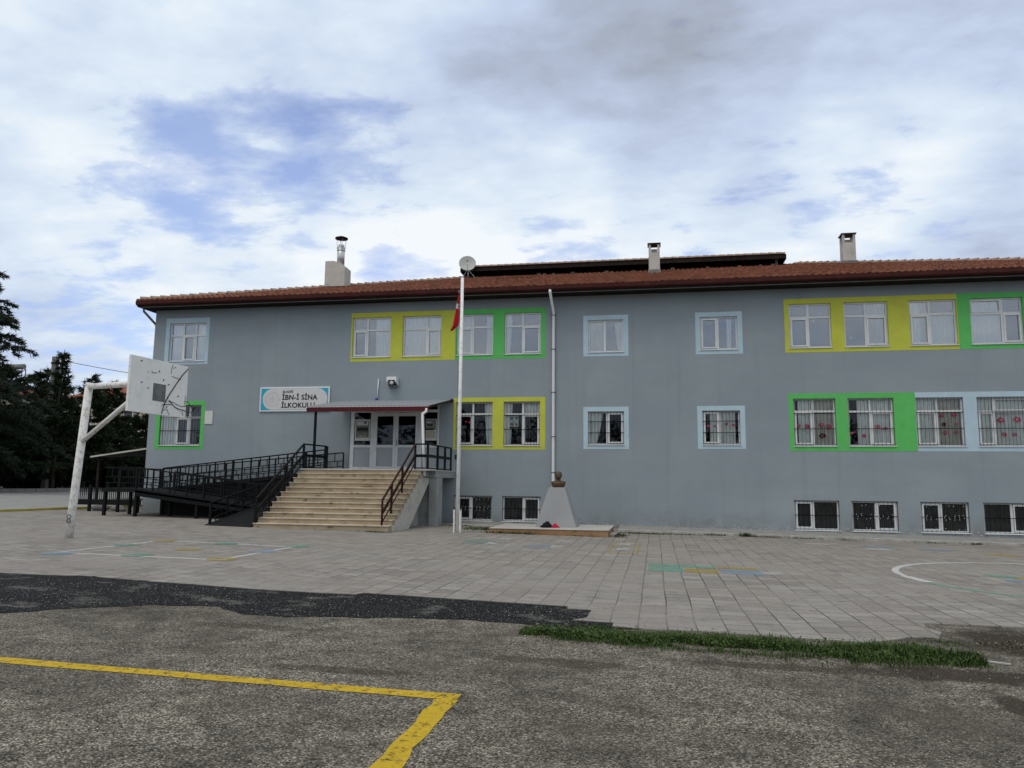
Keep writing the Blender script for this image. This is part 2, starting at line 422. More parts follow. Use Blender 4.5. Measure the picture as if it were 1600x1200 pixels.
# paving slabs: stepped broken front edge
edge = [(-24.45, -17.9), (-18, -18.05), (-14, -18.2), (-11.2, -18.4), (-10.5, -18.46), (-9.3, -18.45), (-8.6, -18.33), (-7.6, -18.5), (-6.6, -18.6), (-5.7, -18.72),
        (-4.75, -18.75), (-4.1, -18.72), (-4.05, -18.55), (-3.1, -18.62), (-2.1, -18.7), (-1.15, -18.76), (-1.13, -18.96), (-.82, -18.95), (-.83, -19.55), (-.97, -19.75), (-.5, -19.78), (-.5, -20.02), (-.15, -20.05),
        (.5, -20.02), (1.2, -20.06), (1.85, -20.08), (2.2, -20.1), (2.45, -19.9), (2.75, -19.62), (3.05, -19.58), (3.2, -19.2), (3.12, -18.9), (3.2, -18.62), (3.55, -18.55), (4.4, -18.52), (6, -18.5), (26, -18.3)]
sheet('paved_yard', edge + [(26, -.4), (-24.45, -.4)], .014, 'paving_slabs', skirt=.03)

def wobble(pts, amt, step, seed=0, closed=True):
    r = random.Random(seed); out = []
    n = len(pts)
    for i in range(n if closed else n - 1):
        a, b = pts[i], pts[(i + 1) % n]; L = math.dist(a, b); k = max(1, int(L / step))
        for j in range(k):
            t = j / k; out.append((a[0] + (b[0] - a[0]) * t + r.uniform(-amt, amt), a[1] + (b[1] - a[1]) * t + r.uniform(-amt, amt)))
    return out
fa = wobble([(-24.4, -22.1), (-16, -21.9), (-10, -21.6), (-7.3, -21.35), (-6.7, -20.75), (-6.1, -20.35), (-5.3, -20.15), (-4.75, -20.55), (-4.0, -20.55), (-2.9, -20.2), (-2.2, -20.05), (-1.3, -20.25), (-.6, -20.2),
             (-.2, -20.1), (-.3, -19.5), (-1.0, -18.6), (-4, -18.3), (-8, -18.2), (-11, -18.2), (-16, -17.9), (-24.4, -17.7)], .06, .22, 3)
sheet('asphalt_patch', fa, .006, 'fresh_asphalt')

def line(name, pts, w, mat, dz, closed=False, amt=0):
    """a painted stripe along a polyline, mitred"""
    mb = MB(); n = len(pts); P = [Vector(p) for p in pts]; L = []; Rr = []
    for i in range(n):
        if closed: d = (P[(i + 1) % n] - P[i - 1])
        else: d = P[min(i + 1, n - 1)] - P[max(i - 1, 0)]
        d.normalize(); nn = Vector((-d.y, d.x))
        if 0 < i < n - 1 or closed:
            e = (P[i] - P[i - 1]).normalized(); c = max(.35, Vector((-e.y, e.x)).dot(nn))
        else: c = 1
        a = w / 2 / c
        L.append(P[i] + nn * (a + rnd.uniform(-amt, amt))); Rr.append(P[i] - nn * (a + rnd.uniform(-amt, amt)))
    for i in range(n if closed else n - 1):
        j = (i + 1) % n
        q = [Rr[i], Rr[j], L[j], L[i]]
        mb.quad(*[(p.x, p.y, zg(p.x) + dz) for p in q])
    o = mb.build(name, mat); tag(o, kind='structure'); return o
def spot(name, cx, cy, rx, ry, mat, dz=.022):
    pts = [(cx + rx * math.cos(a / 14 * 2 * math.pi) * rnd.uniform(.85, 1.1), cy + ry * math.sin(a / 14 * 2 * math.pi) * rnd.uniform(.85, 1.1)) for a in range(14)]
    return sheet(name, pts, dz, mat)
def rect(name, x0, x1, y0, y1, mat, dz=.020): return sheet(name, [(x0, y0), (x1, y0), (x1, y1), (x0, y1)], dz, mat)

yl = [(-24, -22.95)] + [(-24 + i * .5, -22.95 - .0125 * i * .5 + 0) for i in range(1, 45)] + [(-1.46, -23.23)]
line('court_line', yl, .165, 'road_yellow', .0045, amt=.012)
line('court_line', [(-1.535 + .003 * i + .012 * math.sin(i * 1.7), -23.312 - .15 * i) for i in range(40)], .16, 'road_yellow', .0048, amt=.014)
line('game_square', [(-11.62, -15.55), (-11.62, -12.25), (-8.15, -12.45), (-8.1, -15.55)], .11, 'worn_white', .018, closed=True)
for i, (x, y, m) in enumerate([(-11.45, -15.68, 'worn_blue'), (-11.55, -13.6, 'worn_teal'), (-11.55, -12.25, 'worn_yellow'), (-9.87, -12.35, 'worn_teal'), (-8.1, -12.3, 'worn_teal'),
                  (-8.2, -13.7, 'worn_blue'), (-8.12, -15.45, 'worn_yellow'), (-9.93, -15.4, 'worn_teal'), (-9.77, -13.98, 'worn_yellow')]):
    spot('game_spot', x, y, .3, .33, m)
# big white and green play circle at the right
cc = (8.35, -12.95)
arc = lambda a0, a1, r, n=40: [(cc[0] + r * math.cos(R_(a0 + (a1 - a0) * i / n)), cc[1] + r * math.sin(R_(a0 + (a1 - a0) * i / n))) for i in range(n + 1)]
line('play_circle', arc(-30, 182, 3.72), .13, 'worn_white', .018)
line('play_circle', arc(182, 196, 3.72, 12), .2, 'worn_white', .018)
line('play_circle', arc(196, 300, 3.78), .14, 'worn_green', .018)
spot('game_spot', 7.05, -12.75, .4, .42, 'worn_yellow'); spot('game_spot', 6.6, -13.2, .34, .3, 'worn_blue', .0225); spot('game_spot', 6.55, -12.4, .35, .25, 'worn_green', .0215)
# coloured slabs
for x0, x1, y0, y1, m in [(-.16, 1.15, -13.25, -12.75, 'worn_green'), (1.2, 1.95, -13.2, -12.75, 'worn_yellow'), (-.16, .5, -14.15, -13.3, 'worn_green'), (.53, 1.15, -14.15, -13.4, 'worn_yellow'), (1.2, 1.95, -14.1, -13.3, 'worn_blue'), (1.95, 2.3, -13.9, -13.5, 'faint_white')]:
    rect('painted_slab', x0, x1, y0, y1, m)
# hopscotch by the podium
for a, b in [((-4.1, -8.2), (-1.2, -8.55)), ((-4.2, -10.1), (-1.1, -10.36)), ((-2.45, -7.6), (-.45, -7.7)), ((-3.6, -8.24), (-3.7, -10.1))]:
    line('hopscotch_line', [a, b], .07, 'faint_white', .018)
for x, y in [(-4.19, -9.26), (-4.14, -7.58), (-2.48, -7.79), (-2.45, -9.57), (-.82, -7.88), (-.81, -9.51)]:
    rect('painted_slab', x - .15, x + .15, y - .35, y + .35, 'faint_white', .022)
for a, b in [((-1.13, -10.7), (-.42, -10.6)), ((-1.15, -8.7), (-.43, -8.65)), ((-1.13, -6.75), (-.45, -6.7))]:
    line('hopscotch_line', [a, b], .22, 'faint_yellow', .0194)
for a, b in [((-1.13, -10.55), (-1.13, -6.9)), ((-.44, -10.5), (-.44, -6.9))]:
    line('hopscotch_line', [a, b], .07, 'faint_yellow', .019)
spot('game_spot', -4.6, -8.9, .5, .9, 'faint_teal', .0205); spot('game_spot', -2.9, -9.6, .4, .7, 'faint_blue', .0205)
for x, y, m in [(6.2, -5.2, 'worn_blue'), (7.6, -5.6, 'worn_blue'), (8.9, -6.7, 'worn_yellow'), (6.0, -6.3, 'faint_white'), (4.6, -5.0, 'faint_white')]: spot('game_spot', x, y, .45, .3, m)
line('game_line', [(-19.5, -12.2), (-15.6, -12.9)], .06, 'faint_white', .018)

# apron and kerb at the wall foot
def strip(name, x0, x1, ya, yb, za, zb, mat, seg=3.0):
    mb = MB(); n = max(1, int((x1 - x0) / seg))
    for i in range(n):
        a = x0 + (x1 - x0) * i / n + (.008 if seg < 2 else 0); b = x0 + (x1 - x0) * (i + 1) / n
        j = rnd.uniform(-.008, .008) if seg < 2 else 0; k = rnd.uniform(-.008, .008) if seg < 2 else 0
        mb.hexa([(a, ya + j, zg(a) - .2), (b, ya + j, zg(b) - .2), (b, yb, zg(b) - .2), (a, yb, zg(a) - .2)],
                [(a, ya + j, zg(a) + za + k), (b, ya + j, zg(b) + za + k), (b, yb, zg(b) + zb + k), (a, yb, zg(a) + zb + k)])
    return tag(mb.build(name, mat, bevel=.012 if seg < 2 else 0), kind='structure')
strip('pavement', -1.3, 24, -2.25, .05, .085, .125, 'concrete')
strip('kerb', -1.3, 24, -2.45, -2.255, .10, .10, 'kerb_stone', .9)
strip('pavement', -7.2, -5.3, -1.9, .05, .05, .085, 'concrete')
strip('kerb', -7.2, -5.3, -2.08, -1.905, .065, .065, 'kerb_stone', .9)
# yellow kerb and pavement at the left
mb = MB()
for i in range(40):
    y = -22 + i * 1.0
    mb.box(-24.62 - .0, -24.44, y + .01, y + .99, zg(-24.5) - .2, zg(-24.5) + .11 + rnd.uniform(-.005, .005))
tag(mb.build('kerb', 'yellow_kerb', bevel=.015), kind='structure')
mb = MB()
for y0, y1 in ((-24, 0), (0, 20), (20, 40)):
    mb.quad((-24.62, y0, zg(-24.62) + .09), (-24.62, y1, zg(-24.62) + .09), (-50, y1, zg(-50) + .02), (-50, y0, zg(-50) + .02))
    
tag(mb.build('pavement', 'pavement_grey'), kind='structure')
mb = MB()
for i in range(32):
    y = 2 + i * 1.0; x = -37.6 - .11 * max(0, y - 8)
    x2 = -37.6 - .11 * max(0, y + .98 - 8)
    z = zg(-38)
    mb.hexa([(x - .25, y, z - .2), (x, y, z - .2), (x2, y + .98, z - .2), (x2 - .25, y + .98, z - .2)], [(x - .25, y, z + .28), (x, y, z + .28), (x2, y + .98, z + .28), (x2 - .25, y + .98, z + .28)])
tag(mb.build('kerb', 'grey_stone', bevel=.02), kind='structure')

# ------------------------------------------------------------------ the school
XL, XR, YB = -21.13, 20.1, 26.0
ZT = 8.9
school = thing('school_building', (0, 0, 0), 'long grey blue two storey school with coloured window bands and red tiled roof', 'school')
UP = [(-20.42, -18.70), (-12.10, -10.45), (-9.96, -8.33), (-7.71, -6.21), (-5.77, -4.30)]
UR = [(4.92, 6.40), (6.83, 8.33), (9.04, 10.61), (11.04, 12.74)]
GR = [(4.955, 6.415), (6.82, 8.36), (9.075, 10.63), (11.05, 12.75)]
openings = [(a, b, 6.65, 8.31) for a, b in UP + UR]
openings += [(-2.47, -1.12, 6.655, 7.92), (1.72, 3.09, 6.655, 7.92), (-2.49, -1.12, 3.11, 4.38), (1.74, 3.10, 3.11, 4.38)]
openings += [(-20.6, -18.69, 3.08, 4.78), (-7.67, -6.19, 3.08, 4.79), (-5.76, -4.32, 3.08, 4.79)] + [(a, b, 3.07, 4.79) for a, b in GR]
openings += [(-7.70, -6.16, .195, 1.15), (-5.77, -4.28, .195, 1.15)] + [(a, b, .09, 1.14) for a, b in ((4.87, 6.39), (6.80, 8.32), (9.05, 10.59), (11.04, 12.6))]
DOOR = (-12.06, -8.33, 2.13, 4.72)
openings.append(DOOR)
CELLAR = (-9.9, -8.5, .1, 1.75)    # dark doorway under the landing
openings.append(CELLAR)
T = .25
xs = sorted({XL, XR, *[v for o in openings for v in o[:2]]}); zs = sorted({-.6, ZT, *[v for o in openings for v in o[2:]]})
mb = MB()
for i in range(len(xs) - 1):
    for j in range(len(zs) - 1):
        cx, cz = (xs[i] + xs[i + 1]) / 2, (zs[j] + zs[j + 1]) / 2
        if any(o[0] < cx < o[1] and o[2] < cz < o[3] for o in openings): continue
        x0, x1, z0, z1 = xs[i], xs[i + 1], zs[j], zs[j + 1]
        mb.quad((x0, 0, z0), (x1, 0, z0), (x1, 0, z1), (x0, 0, z1))
        mb.quad((x0, T, z1), (x1, T, z1), (x1, T, z0), (x0, T, z0))
for x0, x1, z0, z1 in openings:
    mb.quad((x0, 0, z0), (x0, 0, z1), (x0, T, z1), (x0, T, z0)); mb.quad((x1, 0, z1), (x1, 0, z0), (x1, T, z0), (x1, T, z1))
    mb.quad((x0, 0, z1), (x1, 0, z1), (x1, T, z1), (x0, T, z1)); mb.quad((x0, 0, z0), (x0, T, z0), (x1, T, z0), (x1, 0, z0))
for x, s in ((XL, 1), (XR, -1)):
    q = [(x, 0, -.6), (x, 0, ZT), (x, YB, ZT), (x, YB, -.6)]
    mb.quad(*(q if s > 0 else q[::-1]))
mb.quad((XL, YB, -.6), (XL, YB, ZT), (XR, YB, ZT), (XR, YB, -.6))
mb.build('wall', 'grey_blue_paint', school)
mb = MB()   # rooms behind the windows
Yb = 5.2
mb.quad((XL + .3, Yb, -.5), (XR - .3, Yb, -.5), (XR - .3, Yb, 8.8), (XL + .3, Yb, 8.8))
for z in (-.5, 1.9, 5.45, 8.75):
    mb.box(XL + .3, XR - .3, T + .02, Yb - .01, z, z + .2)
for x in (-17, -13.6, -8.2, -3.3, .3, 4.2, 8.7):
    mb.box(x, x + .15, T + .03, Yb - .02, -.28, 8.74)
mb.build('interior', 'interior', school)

def surround(mats, rects, holes, z0, z1, name='painted_surround'):
    """thick painted band on the wall with the openings left out; rects = (x0, x1, material index)"""
    mb = MB()
    X = sorted({v for r in rects for v in r[:2]} | {v for h in holes for v in h[:2] if rects[0][0] < v < rects[-1][1]}); Z = sorted({z0, z1, *[v for h in holes for v in h[2:]]})
    y = -.006
    for i in range(len(X) - 1):
        for j in range(len(Z) - 1):
            cx, cz = (X[i] + X[i + 1]) / 2, (Z[j] + Z[j + 1]) / 2
            if any(h[0] < cx < h[1] and h[2] < cz < h[3] for h in holes): continue
            mi = next((r[2] for r in rects if r[0] <= cx <= r[1]), 0)
            mb.quad((X[i], y, Z[j]), (X[i + 1], y, Z[j]), (X[i + 1], y, Z[j + 1]), (X[i], y, Z[j + 1]), mi)
    xa, xb = rects[0][0], rects[-1][1]
    mb.quad((xa, y, z0), (xa, y, z1), (xa, 0, z1), (xa, 0, z0), rects[0][2]); mb.quad((xb, y, z1), (xb, y, z0), (xb, 0, z0), (xb, 0, z1), rects[-1][2])
    mb.quad((xa, y, z1), (xb, y, z1), (xb, 0, z1), (xa, 0, z1)); mb.quad((xa, y, z0), (xa, 0, z0), (xb, 0, z0), (xb, y, z0))
    e = .004
    for h in holes:   # painted reveals, just inside the opening
        mi = next((r[2] for r in rects if r[0] <= (h[0] + h[1]) / 2 <= r[1]), 0)
        a0, a1, b0, b1 = h[0] + e, h[1] - e, h[2] + e, h[3] - e
        d = .14
        mb.quad((a0, y, b0), (a0, y, b1), (a0, d, b1), (a0, d, b0), mi); mb.quad((a1, y, b1), (a1, y, b0), (a1, d, b0), (a1, d, b1), mi)
        mb.quad((a0, y, b1), (a1, y, b1), (a1, d, b1), (a0, d, b1), mi); mb.quad((a0, y, b0), (a0, d, b0), (a1, d, b0), (a1, y, b0), mi)
        for q in ((h[0], a0, h[2], h[3]), (a1, h[1], h[2], h[3])): mb.quad((q[0], y, q[2]), (q[1], y, q[2]), (q[1], y, q[3]), (q[0], y, q[3]), mi)
        for q in ((h[2], b0), (b1, h[3])): mb.quad((a0, y, q[0]), (a1, y, q[0]), (a1, y, q[1]), (a0, y, q[1]), mi)
    return mb.build(name, mats, school)
H = lambda lst, z0, z1: [(a, b, z0, z1) for a, b in lst]
surround(['pale_band'], [(-20.60, -18.55, 0)], H(UP[:1], 6.65, 8.31), 6.51, 8.525)
surround(['yellow_band', 'green_band'], [(-12.15, -7.76, 0), (-7.76, -4.13, 1)], H(UP[1:], 6.65, 8.31), 6.478, 8.492)
surround(['pale_band'], [(-2.655, -.935, 0)], [(-2.47, -1.12, 6.655, 7.92)], 6.495, 8.095)
surround(['pale_band'], [(1.56, 3.265, 0)], [(1.72, 3.09, 6.655, 7.92)], 6.488, 8.09)
surround(['yellow_band', 'green_band'], [(4.76, 10.63, 0), (10.63, 13.1, 1)], H(UR, 6.65, 8.31), 6.485, 8.49)
surround(['green_band'], [(-20.78, -18.53, 0)], [(-20.6, -18.69, 3.08, 4.78)], 2.917, 4.946)
surround(['yellow_band'], [(-7.76, -4.12, 0)], H([(-7.67, -6.19), (-5.76, -4.32)], 3.08, 4.79), 2.925, 4.957)
surround(['pale_band'], [(-2.658, -.95, 0)], [(-2.49, -1.12, 3.11, 4.38)], 2.948, 4.548)
surround(['pale_band'], [(1.565, 3.27, 0)], [(1.74, 3.10, 3.11, 4.38)], 2.96, 4.548)
surround(['green_band', 'pale_band'], [(4.80, 9.072, 0), (9.072, 13.1, 1)], H(GR, 3.07, 4.79), 2.888, 4.972)

def cloth(mb, x0, x1, z0, z1, y, seed, gather=1.0, folds=None, mi=0):
    """hanging curtain with folds; gather<1 pulls the foot towards one side"""
    r = random.Random(seed); n = max(8, int((x1 - x0) / .018)); ph = r.uniform(0, 6); fr = folds or r.uniform(38, 60)
    o = len(mb.v); rows = 9
    for j in range(rows + 1):
        t = j / rows
        for i in range(n + 1):
            s = i / n
            w = 1 - (1 - abs(gather)) * (t ** 1.5)
            xx = x0 + (x1 - x0) * s * w if gather > 0 else x1 - (x1 - x0) * (1 - s) * w
            yy = y + .03 * math.sin(s * (x1 - x0) * fr + ph) + .015 * math.sin(s * (x1 - x0) * fr * 2.3 + ph * 2)
            mb.v.append((xx, yy, z1 + (z0 - z1) * t))
    for j in range(rows):
        for i in range(n):
            a = o + j * (n + 1) + i
            mb.f.append((a, a + 1, a + n + 2, a + n + 1)); mb.mi.append(mi); mb.sm.append(True)

def window(x0, x1, z0, z1, cols, trans=None, sash=(), glass='upper_glass', curtains=(), grille=None, deco=(), sill=True, vents=(), knobs=False):
    """white frame with mullions at the fractions in cols; sash = columns with an opening casement"""
    w, h = x1 - x0, z1 - z0; yf, yb = .095, .165; fw = .058
    y2 = yf + .014
    g = .005
    mb = MB()
    X0, X1, Z0, Z1 = x0 + g, x1 - g, z0 + g, z1 - g
    mb.box(X0, X0 + fw, yf, yb, Z0, Z1); mb.box(X1 - fw, X1, yf, yb, Z0, Z1)
    mb.box(X0 + fw, X1 - fw, yf, yb, Z0, Z0 + fw); mb.box(X0 + fw, X1 - fw, yf, yb, Z1 - fw, Z1)
    ed = [X0 + fw] + [x0 + w * c for c in cols] + [X1 - fw]
    for c in ed[1:-1]: mb.box(c - .036, c + .036, yf + .003, yb - .003, Z0 + fw, Z1 - fw)
    zt = None
    if trans:
        zt = z1 - h * trans
        for i in range(len(ed) - 1):
            a = ed[i] + (.036 if i else 0); b = ed[i + 1] - (.036 if i < len(ed) - 2 else 0)
            mb.box(a, b, yf + .002, yb - .004, zt - .036, zt + .036)
    win = mb.build('window', 'white_frame', school)
    pm = MB(); top = zt - .036 if trans else Z1 - fw
    for i in range(len(ed) - 1):
        a = ed[i] + (.036 if i else 0); b = ed[i + 1] - (.036 if i < len(ed) - 2 else 0)
        if i in sash:
            s = .055; m2 = MB()
            m2.box(a + .002, a + s, y2 - .04, yb - .01, Z0 + fw + .002, top - .002); m2.box(b - s, b - .002, y2 - .04, yb - .01, Z0 + fw + .002, top - .002)
            m2.box(a + s, b - s, y2 - .04, yb - .01, Z0 + fw + .002, Z0 + fw + s); m2.box(a + s, b - s, y2 - .04, yb - .01, top - s, top - .002)
            m2.build('casement', 'white_frame', win)
        if i in vents and trans:
            s = .04; m2 = MB(); c0, c1 = zt + .036, Z1 - fw
            m2.box(a + .002, a + s, y2 - .035, yb - .01, c0 + .002, c1 - .002); m2.box(b - s, b - .002, y2 - .035, yb - .01, c0 + .002, c1 - .002)
            m2.box(a + s, b - s, y2 - .035, yb - .01, c0 + .002, c0 + s); m2.box(a + s, b - s, y2 - .035, yb - .01, c1 - s, c1 - .002)
            m2.build('vent_sash', 'white_frame', win)
    pm.box(X0 + .02, X1 - .02, .131, .137, Z0 + .02, Z1 - .02)
    pm.build('pane', glass, win)
    if sill:
        m3 = MB(); m3.box(x0 - .02, x1 + .02, -.045, .09, z0 - .022, z0 + .004); m3.build('sill', 'white_frame', win, bevel=.005)
    for k, c in enumerate(curtains):
        a, b, gth, mat = c[:4]; zb = c[4] if len(c) > 4 else 0; ztp = c[5] if len(c) > 5 else 1
        m4 = MB(); cloth(m4, x0 + w * a, x0 + w * b, z0 + h * zb, z0 + h * ztp, .185 + .045 * k, int(x0 * 100) + k + int(z0 * 10), gth)
        m4.build('curtain', mat, win)
    if grille:
        m5 = MB(); n = grille; rr = .0058
        for i in range(n + 1):
            x = x0 + .03 + (w - .06) * i / n; m5.tube([(x, .03, z0 + .012), (x, .03, z1 - .012)], rr, 5, mi=0)
        for t in ((.36, .69) if h > 1.1 else (.5,)):
            m5.bar((x0 + .01, .03, z0 + h * t), (x1 - .01, .03, z0 + h * t), .022, .022)
        for t in (.03, .97): m5.bar((x0 + .01, .03, z0 + h * t), (x1 - .01, .03, z0 + h * t), .012, .012)
        gr_ = m5.build('grille', 'black_iron', win)
        if knobs:
            m5 = MB(); q = random.Random(int(x0 * 77))
            for i in range(1, n):
                x = x0 + .03 + (w - .06) * i / n
                for t in (.12, .42, .5, .56, .86):
                    if q.random() < .7: zc = z0 + h * t + q.uniform(-.02, .02); m5.lathe([(.003, -.018), (.012, 0), (.003, .018)], (x + q.uniform(-.03, .03), .02, zc), 6)
            m5.build('grille_tips', 'white_trim', win)
    for fx, fz, sx, sz, mat, kind in deco:
        m6 = MB(); cx, cz = x0 + w * fx, z0 + h * fz
        yy = .1405
        if kind == 'flower':
            rr = random.Random(int(cx * 1000)); pts = []
            for i in range(20):
                a = i / 20 * 2 * math.pi; q = 1 - .28 * (i % 4 == 0) + rr.uniform(-.1, .1)
                pts.append((cx + sx / 2 * q * math.cos(a), cz + sz / 2 * q * math.sin(a)))
            m6.add([(x, yy, z) for x, z in pts] + [(x, yy + .003, z) for x, z in pts], [tuple(range(20)), tuple(range(39, 19, -1))])
            pts = [(cx - .012 + .3 * sx / 2 * math.cos(i / 8 * 6.283), cz + .3 * sz / 2 * math.sin(i / 8 * 6.283)) for i in range(8)]
            o = m6.build('paper_flower', mat, win)
            m7 = MB(); m7.add([(x, yy - .003, z) for x, z in pts], [tuple(range(8))]); m7.build('flower_centre', 'white_trim' if mat != 'maroon_paper' else 'pink_paper', win)
        else:
            m6.box(cx - sx / 2, cx + sx / 2, yy, yy + .004, cz - sz / 2, cz + sz / 2); m6.build('paper_sheet', mat, win)
    return win

A, Bq = 'curtain', 'curtain_warm'
window(*UP[0], 6.65, 8.31, [.36, .7], .32, (1,), curtains=[(.0, .36, 1, A), (.66, 1, 1, A)])
window(*UP[1], 6.65, 8.31, [.38], .32, (0,), curtains=[(.58, 1, 1, A)])
window(*UP[2], 6.65, 8.31, [.62], .32, (1,), curtains=[(0, .98, 1, A)], vents=())
window(*UP[3], 6.65, 8.31, [.44], .32, (0,), curtains=[(.12, .4, 1, Bq), (.8, 1, .7, A)])
window(*UP[4], 6.65, 8.31, [.5], .32, (1,), curtains=[(.0, .2, .7, A)])
window(-2.47, -1.12, 6.655, 7.92, [.47], None, (), curtains=[(.04, .44, 1, Bq), (.74, .96, -.55, A)])
window(1.72, 3.09, 6.655, 7.92, [.48], None, (0,), curtains=[(.72, .86, .8, A)])
window(*UR[0], 6.65, 8.31, [.46], .31, (0,), curtains=[], deco=[(.6, .62, .06, .09, 'paper', 'sheet')])
window(*UR[1], 6.65, 8.31, [.5], .31, (1,), curtains=[(.5, .97, 1, Bq)], deco=[(.17, .22, .14, .1, 'paper', 'flower')])
window(*UR[2], 6.65, 8.31, [.44], .31, (0,), curtains=[(.02, .26, 1, A), (.26, .42, 1, Bq), (.46, .98, 1, A, 0, .7)])
window(*UR[3], 6.65, 8.31, [.62], .33, (1,), curtains=[(.0, .6, 1, A)], vents=(0,))
gg = dict(glass='ground_glass')
window(-20.6, -18.69, 3.08, 4.78, [.38, .70], .31, (1,), curtains=[(0, .36, 1, A)], grille=15, **gg)
window(-7.67, -6.19, 3.08, 4.79, [.46], .28, (0,), curtains=[(.76, .99, -.7, A), (.0, .08, 1, A)], grille=12, deco=[(.26, .55, .1, .1, 'pink_paper', 'flower'), (.36, .54, .1, .1, 'pink_paper', 'flower')], **gg)
window(-5.76, -4.32, 3.08, 4.79, [.52], .29, (1,), curtains=[(0, .22, .8, A), (.5, 1, 1, A, .7)], grille=12,
       deco=[(.27, .55, .36, .5, 'paper', 'sheet'), (.2, .62, .12, .13, 'pink_paper', 'flower'), (.34, .63, .12, .13, 'pink_paper', 'flower'), (.22, .49, .11, .1, 'maroon_paper', 'flower'), (.34, .48, .11, .1, 'pink_paper', 'flower'), (.27, .41, .34, .06, 'green_paper', 'sheet')], **gg)
window(-2.49, -1.12, 3.11, 4.38, [.53], None, (1,), curtains=[(.05, .4, .5, A)], grille=11, **gg)
window(1.74, 3.10, 3.11, 4.38, [.46], None, (0,), curtains=[(.2, .46, 1, A), (.5, .88, 1, A)], grille=11,
       deco=[(.16, .56, .12, .12, 'pink_paper', 'flower'), (.33, .55, .1, .08, 'pink_paper', 'flower'), (.64, .62, .14, .12, 'pink_paper', 'flower'), (.82, .58, .14, .1, 'pink_paper', 'flower')], **gg)
window(*GR[0], 3.07, 4.79, [.47], .27, (0,), curtains=[(.12, .46, 1, A), (.5, 1, 1, Bq)], grille=11,
       deco=[(.14, .44, .14, .14, 'pink_paper', 'flower'), (.34, .42, .16, .15, 'pink_paper', 'flower'), (.67, .45, .18, .15, 'pink_paper', 'flower'), (.84, .42, .18, .17, 'pink_paper', 'flower'), (.69, .22, .24, .19, 'maroon_paper', 'flower')], **gg)
window(*GR[1], 3.07, 4.79, [.49], .28, (1,), curtains=[(.22, .48, 1, A), (.52, 1, 1, A)], grille=11,
       deco=[(.1, .28, .17, .11, 'pink_paper', 'flower'), (.35, .22, .14, .13, 'pink_paper', 'flower'), (.66, .41, .19, .13, 'pink_paper', 'flower'), (.82, .37, .2, .11, 'pink_paper', 'flower')], **gg)
window(*GR[2], 3.07, 4.79, [.45], .28, (0,), curtains=[(.0, .42, 1, A), (.46, 1, 1, Bq)], grille=12,
       deco=[(.56, .62, .15, .12, 'pink_paper', 'flower'), (.82, .64, .2, .11, 'pink_paper', 'flower'), (.6, .45, .15, .14, 'maroon_paper', 'flower'), (.86, .46, .13, .12, 'pink_paper', 'flower'), (.62, .28, .15, .12, 'pink_paper', 'flower'), (.84, .29, .16, .11, 'pink_paper', 'flower')], **gg)
window(*GR[3], 3.07, 4.79, [.33], .3, (0,), curtains=[(.0, .3, 1, A), (.34, 1, 1, A)], grille=14, vents=(1,),
       deco=[(.47, .53, .26, .2, 'pink_paper', 'flower'), (.77, .54, .26, .2, 'pink_paper', 'flower'), (.51, .24, .17, .14, 'pink_paper', 'flower'), (.7, .24, .16, .13, 'pink_paper', 'flower')], **gg)
cg = dict(glass='cellar_glass', grille=10, curtains=[(.02, .98, 1, 'cellar_curtain')])
window(-7.70, -6.16, .195, 1.15, [.46], None, (0,), knobs=True, **cg)
window(-5.77, -4.28, .195, 1.15, [.54], None, (1,), **cg)
window(4.87, 6.39, .09, 1.14, [.43], None, (0,), **cg)
window(6.80, 8.32, .09, 1.14, [.53], None, (1,), knobs=True, **cg)
window(9.05, 10.59, .09, 1.14, [.44], None, (0,), knobs=True, **cg)
window(11.04, 12.6, .09, 1.14, [.58], None, (1,), **cg)

